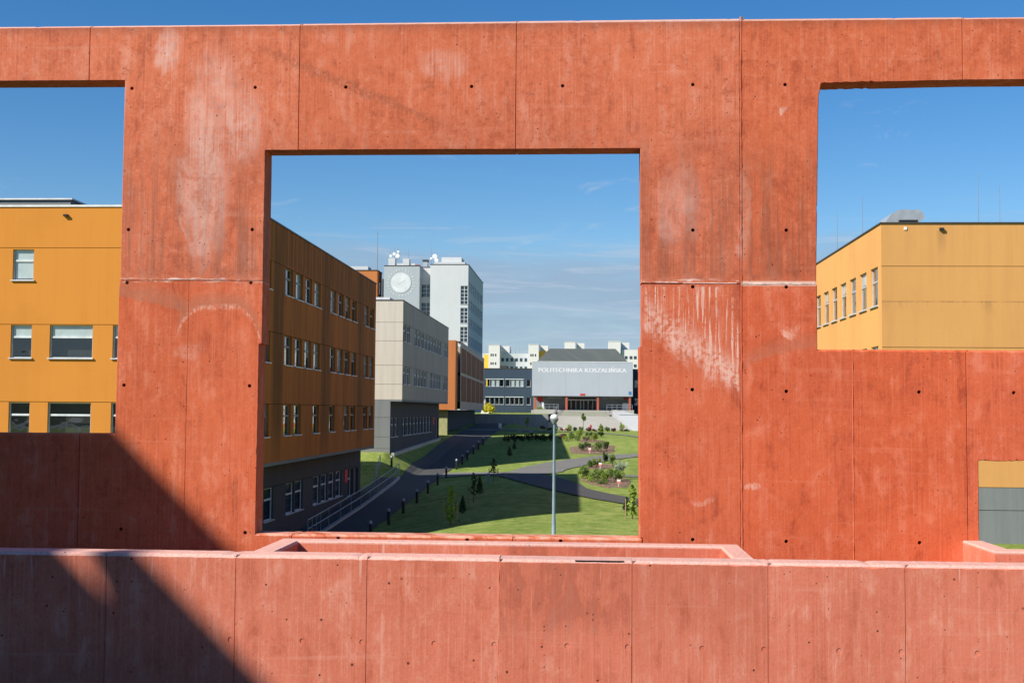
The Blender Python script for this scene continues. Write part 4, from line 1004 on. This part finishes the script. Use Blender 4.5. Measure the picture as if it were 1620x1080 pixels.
# =================================================================== STEPS AND RETAINING WALLS
st = thing('entrance_stairs', (-.5, 212, -3), 'wide grey concrete stairs climbing to the entrance hall', 'stairs')
ns = 7
for i in range(ns):
    z1 = .165-(i)*.14; y1 = 221.9-i*.9; fl = i/ns
    part('step', 'tread', st, (-4.2-.7*fl, 3.7+1.0*fl, y1-.9, y1+(.0 if i else 0), z1-1.4, z1-.14))
n2 = 15
for i in range(n2):
    z1 = -.82-i*.155; y1 = 215.6-i*.72
    part('step', 'stone', st, (-5.0-.12*i, 5.0+.19*i, y1-.72, y1, z1-1.2 if i < n2-1 else z1-.6, z1))
def ramp(parent, name, mat, pts_top, zb):
    q = MB(); L = Vector(parent.location); n = len(pts_top)
    q.v = [tuple(Vector(p)-L) for p in pts_top]+[tuple(Vector((p[0], p[1], zb))-L) for p in pts_top]
    q.f = [tuple(range(n))]+[((i+1) % n, i, n+i, n+(i+1) % n) for i in range(n)]
    return q.obj(name, mat, parent, (0, 0, 0), 0, True)
def slope(parent, name, mat, inn, out, zb):
    q = MB(); L = Vector(parent.location); n = len(inn)
    for a, b in zip(inn, out): q.v += [tuple(Vector(p)-L) for p in (a, b, (b[0], b[1], zb), (a[0], a[1], zb))]
    for i in range(n-1): q.f += [(4*i+j, 4*i+(j+1) % 4, 4*i+4+(j+1) % 4, 4*i+4+j) for j in (3, 0, 1)]
    q.f += [(3, 2, 1, 0), tuple(4*n-4+j for j in range(4))]
    return q.obj(name, mat, parent, (0, 0, 0), 0, True)
slope(st, 'ramp_cheek', 'pale_conc', [(8.0, 204.4, -3.0), (5.75, 215, -.75), (4.85, 220.8, .25)], [(13, 204.4, -3.2), (10.5, 215, -.75), (5.5, 221.4, .3)], -3.6)
rw = thing('retaining_wall', (-13, 205, -3), 'long low grey retaining wall beside the stairs', 'wall')
for i in range(6):
    a = -24+i*3.05; part('wall_section', 'stone_d', rw, (a, a+3.035, 205, 205.35, -3.2, -.58))
ramp(st, 'ramp_cheek', 'stone', [(-8.3, 204.6, -2.6), (-6.75, 204.6, -2.9), (-4.8, 221.8, .1), (-5.6, 221.8, .1), (-5.9, 212, -1.2)], -3.4)
q = MB(); q.v = [(-24, 205.35, -.62), (-6.2, 205.35, -.62), (-5, 222, -.3), (-5, 236, -.3), (-40, 236, -.5), (-40, 205.35, -.62)]; q.f = [(0, 1, 2, 3, 4, 5)]
tag(q.obj('upper_lawn', 'grass'), kind='structure')
q = MB(); q.v = [(6.0, 216, -.5), (30, 216, -.5), (30, 236, -.3), (6.0, 236, -.3)]; q.f = [(0, 1, 2, 3)]; tag(q.obj('upper_lawn', 'grass'), kind='structure')
part('planter_wall', 'stone', st, (-8.6, -4.9, 219.6, 220, -.6, .28)); part('planter_wall', 'stone', st, (4.9, 8.6, 219.6, 220, -.6, .25))

def rail(label, pts, h=1.05, n=5, mat='metal_blue', r=.028):
    t = thing('handrail', pts[0], label, 'railing', None); L = Vector(pts[0])
    P = [Vector(p)-L for p in pts]
    for z in (h, h*.55): 
        b = MB()
        for a, c in zip(P, P[1:]): b.tube(a+Vector((0, 0, z)), c+Vector((0, 0, z)), r)
        b.obj('rail', mat, t, (0, 0, 0), 0, True)
    for k in range(n+1):
        u = k/n*(len(P)-1); i = min(int(u), len(P)-2); p = P[i].lerp(P[i+1], u-i)
        MB().tube(p, p+Vector((0, 0, h)), r*.9).obj('post', mat, t, (0, 0, 0), 0, True)
    return t
rail('long blue grey two bar railing beside the dark path along the ochre block', [(-14.38, y, G(-14.38, y)+.16) for y in (66.2, 70, 82, 94, 99.0)], 1.05, 14)
tag(MB().box(-14.5, -14.26, 66, 99.2, -.0, .0).obj('tmp', 'stone'), 'x', 'x') if False else None
kb = MB()
kys = [66+i*1.1 for i in range(31)]
for y in kys: kb.v += [(-14.5, y, G(-14.4, y)-.3), (-14.27, y, G(-14.4, y)-.3), (-14.27, y, G(-14.4, y)+.17), (-14.5, y, G(-14.4, y)+.17)]
for i in range(30):
    for a in range(4): kb.f.append((4*i+a, 4*i+(a+1) % 4, 4*i+4+(a+1) % 4, 4*i+4+a))
tag(kb.obj('kerb', 'stone'), kind='structure')
kb2 = MB()
for y, z in ((104.9, -3.55), (116, -3.35), (128, -3.18), (139.4, -3.0)): kb2.v += [(-15.98, y, z-.8), (-15.66, y, z-.8), (-15.66, y, z), (-15.98, y, z)]
for i in range(3):
    for a in range(4): kb2.f.append((4*i+a, 4*i+(a+1) % 4, 4*i+4+(a+1) % 4, 4*i+4+a))
kb2.f += [(3, 2, 1, 0)]
tag(kb2.obj('kerb', 'stone'), kind='structure')
rail('short handrail by the ground floor door', [(-15.2, 92.6, -5.5), (-15.3, 95.5, -4.4)], 1.0, 2)
rail('thin railing left of the entrance doors', [(-7.6, 221.5, .17), (-4.4, 221.5, .17)], 1.0, 4, 'metal')
rail('thin railing right of the entrance doors', [(4.0, 221.5, .17), (8.4, 221.5, .17)], 1.0, 5, 'metal')
rail('handrail running down the left side of the stairs', [(-4.6, 221.2, .1), (-4.95, 215.7, -.85)], .95, 3, 'frame_d')

# =================================================================== STREET FURNITURE
lampX, lampY = -1.245, 54.; lz = G(lampX, lampY)
lp = thing('street_lamp', (lampX, lampY, lz), 'tall slim grey street lamp with a white globe head on the lawn', 'street lamp')
ltop = -.30-lz
MB().lathe([(.16, 0), (.16, .12), (.085, .16), (.082, .9), (.072, 1.0), (.045, ltop-.25), (.05, ltop-.2)], n=14).obj('pole', 'metal_blue', lp, (0, 0, 0), 0, True, True)
MB().lathe([(.05, ltop-.27), (.09, ltop-.22), (.165, ltop-.08), (.185, ltop-.03), (.18, ltop-.02), (.05, ltop-.015)], n=18).obj('collar', 'frame_d', lp, (0, 0, 0), 0, True, True)
MB().lathe([(.02, ltop-.012), (.165, ltop-.01), (.175, ltop+.02), (.15, ltop+.10), (.10, ltop+.155), (.01, ltop+.175)], n=20).obj('globe', 'globe', lp, (0, 0, 0), 0, True, True)

bm_post = MB().lathe([(.085, 0), (.085, .72), (.075, .735)], n=12).me('post', 'black'); bm_head = MB().lathe([(.07, .735), (.085, .75), (.085, .86), (.05, .90), (.01, .905)], n=12).me('lamp_head', 'frame_m')
ORD = ('first', 'second', 'third', 'fourth', 'fifth', 'sixth', 'seventh')
for y in (64.3, 70.3, 76.0, 82.2, 88.0, 93.8, 99.7, 107.8, 112.9, 117.8, 124.2, 130.2, 136.2):
    i = round((99.7-y)/5.9) if y < 103 else round((y-107.8)/5.7)
    lb = ORD[i]+(' black bollard light along the path from its crossing towards the long railing' if y < 103 else ' black bollard light along the path from its crossing towards the brick block')
    t = thing('bollard', (-10.75, y, G(-10.75, y)), lb, 'bollard', 'bollards along the path')
    link('post', bm_post, t, (0, 0, 0), 0, True); link('lamp_head', bm_head, t, (0, 0, 0), 0, True)
t = thing('bollard', (-15.35, 101.5, G(-15.35, 101.5)), 'lone black bollard light on the sunlit grass bank below the cream block', 'bollard')
link('post', bm_post, t, (0, 0, 0), 0, True); link('lamp_head', bm_head, t, (0, 0, 0), 0, True)
def gz(x, y): return (x, y, G(x, y))
t = thing('bench', gz(-7.6, 165.3), 'low slab bench with two block legs on the lawn', 'bench')
MB().box(-.85, .85, -.22, .22, .36, .46).obj('seat', 'stone_d', t, (0, 0, 0), 0, True)
for s_ in (-1, 1): MB().box(s_*.75-.22, s_*.75+.22, -.25, .25, 0, .358).obj('leg', 'stone_d', t, (0, 0, 0), 0, True)
t = thing('waste_bin', gz(-11.57, 176), 'small white upright bin at the far end of the path', 'bin')
MB().box(-.17, .17, -.17, .17, 0, .62).obj('body', 'white_p', t, (0, 0, 0), 0, True); MB().box(-.2, .2, -.2, .2, .62, .68).obj('lid', 'white_p', t, (0, 0, 0), 0, True)
for i in range(5):
    x = -10.4+i*.75; t = thing('bike_rack', gz(x, 196), 'thin metal bike hoop in front of the retaining wall', 'bike rack', 'bike hoops by the retaining wall')
    b = MB().tube((0, -.3, 0), (0, -.3, .75), .03).tube((0, .3, 0), (0, .3, .75), .03).tube((0, -.3, .75), (0, .3, .75), .03); b.obj('hoop', 'frame_d', t, (0, 0, 0), 0, True)
t = thing('hydrant', gz(1.1, 201.5), 'small red hydrant post at the foot of the stairs', 'hydrant')
MB().lathe([(.16, 0), (.12, .1), (.12, .7), (.17, .74), (.15, .9), (.04, .98)], n=12).obj('body', 'redpaint', t, (0, 0, 0), 0, True); MB().tube((-.2, 0, .6), (.2, 0, .6), .06).obj('outlet', 'redpaint', t, (0, 0, 0), 0, True)
for x, y, lb in ((.58, 121.3, 'small white and red sign in front of the round dark shrubs'), (1.38, 106.4, 'small white and red sign in the bed of low shrubs'), (2.41, 87.6, 'small white and red sign at the front of the leafy bed'), (-2.76, 178, 'small white and red sign at the far edge of the lawn')):
    t = thing('plant_sign', gz(x, y), lb, 'sign', 'plant signs in the beds')
    MB().tube((0, 0, 0), (0, 0, .28), .018).obj('post', 'white_p', t, (0, 0, 0), 0, True)
    MB().box(-.12, .12, -.03, -.02, .40, .54).obj('board_top', 'white_p', t, (0, 0, 0), 0, True); MB().box(-.12, .12, -.03, -.02, .26, .398).obj('board_bottom', plain('pink_print', (.72, .20, .20), .6) if 'pinkp' not in M else M['pinkp'], t, (0, 0, 0), 0, True)
t = thing('statue', (-17.0, 219, -.62), 'pale stone figure on a tapered plinth by the navy wing', 'statue')
q = MB(); q.v = [(-.75, -.5, 0), (.75, -.5, 0), (.75, .5, 0), (-.75, .5, 0), (-.4, -.35, 1.1), (.4, -.35, 1.1), (.4, .35, 1.1), (-.4, .35, 1.1)]; q.f = [(0, 1, 5, 4), (1, 2, 6, 5), (2, 3, 7, 6), (3, 0, 4, 7), (4, 5, 6, 7)]
q.obj('plinth', 'white_p', t, (0, 0, 0), 0, True)
MB().lathe([(.26, 1.1), (.22, 1.5), (.17, 1.8), (.24, 2.05), (.22, 2.2), (.08, 2.28), (.12, 2.4), (.12, 2.5), (.03, 2.58)], n=14).obj('figure', 'stone', t, (0, 0, 0), 0, True, True)

# =================================================================== PLANTS
def leaves(n, fn, size, up=.3, asp=1.6):
    v = []; f = []
    for _ in range(n):
        c, out = fn(); d = (Vector((random.gauss(0, 1), random.gauss(0, 1), random.gauss(0, 1))).normalized()+out*.8+Vector((0, 0, up))).normalized()
        s_ = d.orthogonal().normalized(); s_ = Matrix.Rotation(random.uniform(0, 6.28), 3, d) @ s_; t_ = d.cross(s_)
        k = len(v); a = size*random.uniform(.6, 1.3); b = a*asp
        v += [tuple(c-t_*b*.5), tuple(c+s_*a*.5), tuple(c+t_*b*.5), tuple(c-s_*a*.5)]; f.append((k, k+1, k+2, k+3))
    return v, f
def clump(rx, ry, h, lobes=7):
    cs = []
    for i in range(lobes):
        t = random.uniform(0, 6.28); r = random.uniform(.2, .72); cs.append((Vector((rx*r*math.cos(t), ry*r*math.sin(t), h*random.uniform(.3, .78))), random.uniform(.28, .45)))
    def fn():
        c, k = random.choice(cs); d = Vector((random.gauss(0, 1), random.gauss(0, 1), random.gauss(0, 1))).normalized()
        p = c+Vector((d.x*rx*k, d.y*ry*k, d.z*h*k*.7))*random.uniform(.55, 1.05)
        if p.z < .03: p.z = random.uniform(.03, .2)
        return p, d
    return fn
def shrub(name, x, y, r, h, leaf, label, n=700, size=.09, group=None, z=None):
    t = thing(name, (x, y, G(x, y) if z is None else z), label, 'shrub', group)
    v, f = leaves(n, clump(r, r, h, random.randint(6, 10)), size)
    link('foliage', mk('foliage', v, f, leaf), t, (0, 0, 0), 0, True)
    b = MB()
    for i in range(5): b.tube((random.uniform(-.1, .1)*r, random.uniform(-.1, .1)*r, -.05), (random.uniform(-.5, .5)*r, random.uniform(-.5, .5)*r, h*.6), .02, .008, 5)
    b.obj('stems', 'bark', t, (0, 0, 0), 0, True)
    return t
def spire(name, x, y, r, h, leaf, label, n=500, size=.07, cat='conifer', group=None, stake=False):
    t = thing(name, gz(x, y), label, cat, group)
    def fn():
        z = random.uniform(.08, 1); rr = r*(1-z**1.7)*min(1, .35+z*4)*random.uniform(.5, 1.05); a = random.uniform(0, 6.28)
        return Vector((rr*math.cos(a), rr*math.sin(a), z*h)), Vector((math.cos(a), math.sin(a), .3))
    v, f = leaves(n, fn, size); link('foliage', mk('foliage', v, f, leaf), t, (0, 0, 0), 0, True)
    MB().tube((0, 0, -.05), (0, 0, h*.85), .03, .01, 6).obj('trunk', 'bark', t, (0, 0, 0), 0, True)
    return t
def sapling(x, y, h, leaf, label, n=260, stakes=2, z0=.35, r=.28, top=True, group='young trees on the lawn'):
    t = thing('sapling', gz(x, y), label, 'sapling', group)
    tr = MB(); pts = [Vector((0, 0, -.05)), Vector((.03, 0, h*.35)), Vector((-.02, .02, h*.7)), Vector((.02, 0, h))]
    for i, (a, b) in enumerate(zip(pts, pts[1:])): tr.tube(a, b, .032-.008*i, .024-.008*i, 6)
    for i in range(7): a = random.uniform(0, 6.28); zz_ = h*random.uniform(.35, .95); tr.tube((0, 0, zz_-.1), (r*math.cos(a), r*math.sin(a), zz_+.18), .01, .004, 4)
    tr.obj('trunk', 'bark', t, (0, 0, 0), 0, True)
    def fn():
        z = random.uniform(z0, 1.05); a = random.uniform(0, 6.28); rr = r*(1.15-.6*z)*math.sqrt(random.random())*(1+.5*math.sin(z*17))
        return Vector((rr*math.cos(a), rr*math.sin(a), z*h)), Vector((math.cos(a), math.sin(a), .2))
    v, f = leaves(n, fn, .10); link('foliage', mk('foliage', v, f, leaf), t, (0, 0, 0), 0, True)
    for i in range(stakes):
        s_ = (-1, 1)[i]*.33; MB().tube((s_, .1, -.1), (s_, .1, h*.62), .03, .03, 6).obj('stake', 'wood', t, (0, 0, 0), 0, True)
    return t
sapling(-6.63, 63.7, 1.85, 'leaf_y', 'lime green young tree between two stakes, lit on the near lawn', 420, 2, .12, .30)
spire('conifer', -6.62, 70.0, .22, .95, 'leaf_d', 'dark upright conifer on the shaded lawn beside the staked lime sapling')
sapling(-6.62, 76.9, 1.7, 'leaf_d', 'thin young tree in deep shade between two dark conifers', 160, 1, .3, .25)
spire('conifer', -6.76, 83.2, .26, 1.2, 'leaf_d', 'dark flame shaped conifer on the shaded lawn before the crossing path')
sapling(-6.66, 94.3, 1.6, 'leaf_d', 'thin dark young tree at the edge of the crossing path', 180, 2, .4, .3)
spire('conifer', -6.95, 119.8, .26, .9, 'leaf_d', 'dark conifer in the second shaded lawn, the shorter row mate', group='far conifers in the shade')
spire('conifer', -6.95, 127.9, .22, .65, 'leaf_d', 'dark small conifer in the second shaded lawn beside the bench side hedge', group='far conifers in the shade')
t = thing('marker_post', gz(-6.88, 92.5), 'short grey marker post at the edge of the crossing path', 'post'); MB().box(-.09, .09, -.06, .06, 0, .72).obj('post', 'metal_blue', t, (0, 0, 0), 0, True); MB().box(-.1, .1, -.07, .07, .72, .77).obj('cap', 'frame_w', t, (0, 0, 0), 0, True)
sapling(2.45, 64.2, 1.6, 'leaf_y', 'leafy young tree beside the right jamb of the opening', 420, 1, .12, .22)
spire('conifer', 2.3, 68.4, .22, .75, 'leaf_d', 'dark little conifer behind the leafy sapling near the jamb')
sh = [(.15, 123.6, .78, 1.35, 'leaf_d', 'round dark green shrub at the left of the mulched circle'), (1.35, 123.2, .85, 1.5, 'leaf', 'broad mid green shrub in the middle of the mulched circle'), (2.2, 124.5, .65, 1.25, 'leaf_d', 'dark shrub at the right of the mulched circle'),
      (1.2, 137.6, .6, 1.4, 'leaf_y', 'bright lime shrub behind the mulched circle'), (.6, 147.5, .6, .8, 'leaf', 'low round shrub beside the thin upper path'), (2.0, 147.2, .55, .8, 'leaf_d', 'low dark round shrub beside the thin upper path'),
      (-.55, 140.3, .6, 1.7, 'leaf_y', 'upright yellow green shrub with a bare white stem'), (-1.3, 139.8, .7, 1.2, 'leaf', 'loose green shrub left of the yellow green one'), (-2.4, 141, .8, .9, 'leaf_red', 'low reddish shrub at the edge of the shadow'),
      (.25, 95.6, .75, 1.3, 'leaf', 'leafy green shrub at the left end of the long bed'), (.95, 93.3, .8, 1.35, 'leaf', 'dense green shrub in the front of the long bed'), (1.6, 91.8, .55, 1.1, 'leaf_y', 'small lime shrub between two green ones in the long bed'), (2.25, 92.6, .7, 1.5, 'leaf', 'tall green shrub behind the front sign'),
      (.65, 107.2, .45, .9, 'leaf', 'low green shrub behind the long bed'), (1.1, 108.2, .5, 1.0, 'leaf_y', 'light green shrub behind the second sign'), (1.85, 111.5, .4, 1.3, 'leaf_d', 'dark narrow shrub behind the long bed'), (2.45, 110.3, .45, 1.2, 'leaf', 'green shrub at the right of the second bed')]
for a in sh: shrub('shrub', a[0], a[1], a[2]*.80, a[3]*.78, a[4], a[5], 1100, .06)
for i, (x, y, r, h, lf, lb) in enumerate(((.55, 92.2, .5, .55, 'leaf_y', 'low loose light green perennial at the front left of the long bed'), (1.35, 90.0, .45, .5, 'leaf', 'low green perennial in the front middle of the long bed'), (2.75, 94.0, .5, .9, 'leaf_y', 'light green bushy perennial right of the tall shrub'), (1.4, 96.0, .6, .8, 'leaf', 'mid green perennial in the back of the long bed'), (-.1, 97.2, .5, .7, 'leaf_y', 'pale green perennial at the back left of the long bed'), (-.7, 138.5, .55, .7, 'leaf', 'spreading green perennial beside the yellow green shrub'), (.3, 138.6, .5, .6, 'leaf_red', 'dull reddish perennial in the upper bed'), (-1.9, 138.2, .6, .75, 'leaf_y', 'yellowish grassy perennial near the shadow edge'))):
    shrub('perennial', x, y, r, h, lf, lb, 420, .055)
# silver willow-like shrub: arching stems set with narrow leaves
t = thing('silver_shrub', gz(2.75, 96.5), 'tall silvery shrub with arching narrow leaved stems', 'shrub')
v = []; f = []; stm = MB()
for i in range(18):
    a = i*2.4; ln = random.uniform(.9, 1.7); lean = random.uniform(.05, .5); p = Vector((0, 0, 0))
    for k in range(14):
        u = k/14; q = Vector((math.cos(a)*lean*ln*u*u, math.sin(a)*lean*ln*u*u, ln*(u-.15*u*u))); stm.tube(p, q, .014*(1-u)+.004, .012*(1-u)+.003, 4) if k else None; p = q
        if u > .25:
            for s_ in range(5):
                d = Vector((random.gauss(0, 1), random.gauss(0, 1), random.uniform(.2, 1))).normalized(); w2 = d.orthogonal().normalized()*.022; kk = len(v)
                v += [tuple(q-w2), tuple(q+w2), tuple(q+d*.2+w2*.2), tuple(q+d*.2-w2*.2)]; f.append((kk, kk+1, kk+2, kk+3))
link('foliage', mk('foliage', v, f, 'leaf_s'), t, (0, 0, 0), 0, True); stm.obj('stems', 'leaf_s', t, (0, 0, 0), 0, True)
for i in range(7):
    x = -8.3+i*.8; shrub('hedge_shrub', x, 139+random.uniform(-.6, .6), .55, random.uniform(.8, 1.05), 'leaf_d', 'low dark shrub in the shaded hedge row across the lawn', 380, .11, 'shrubs of the shaded hedge row')
for i in range(14):
    x = -6.0+i*.95; y = 190+random.uniform(-1.5, 1.5); shrub('bed_shrub', x, y, .5, random.uniform(.35, .75), ('leaf_red', 'leaf_d', 'leaf', 'leaf_red')[i % 4], ('low purplish shrub in the border below the stairs', 'low dark green shrub in the border below the stairs', 'low mid green shrub in the border below the stairs', 'low purplish shrub in the border below the stairs')[i % 4], 220, .13, 'border shrubs below the stairs')
for x, y, h, lf, lb in ((-2.0, 188, 1.1, 'leaf_y', 'pale yellowish shrub in the border left of the tree'), (2.6, 188, 1.2, 'leaf_y', 'pale yellowish shrub in the border right of the hydrant'), (5.6, 186, 1.5, 'leaf_y', 'taller yellow green shrub at the right end of the border'), (-8.4, 188, 1.8, 'leaf_y', 'thin yellow green shrub before the retaining wall')): shrub('shrub', x, y, .45, h, lf, lb, 240, .12)
shrub('golden_shrub', -16.1, 216.5, 1.75, 1.9, 'leaf_gold', 'large golden yellow bush above the retaining wall', 2600, .15, None, -.64)
shrub('planter_shrub', -7.6, 220.5, .9, 1.1, 'leaf_y', 'bright green planting in the concrete planter by the hall', 700, .12, None, -.3)
# young tree before the stairs
t = thing('young_tree', gz(-.1, 193), 'slender young tree with a small round crown before the stairs', 'tree')
MB().tube((0, 0, 0), (.05, 0, 1.9), .05, .03, 6).obj('trunk', 'bark', t, (0, 0, 0), 0, True)
cf = clump(.6, .6, 1.5, 6)
def cfn(): p, d = cf(); return p+Vector((0, 0, 1.45)), d
v, f = leaves(420, cfn, .13); link('crown', mk('crown', v, f, 'leaf'), t, (0, 0, 0), 0, True)
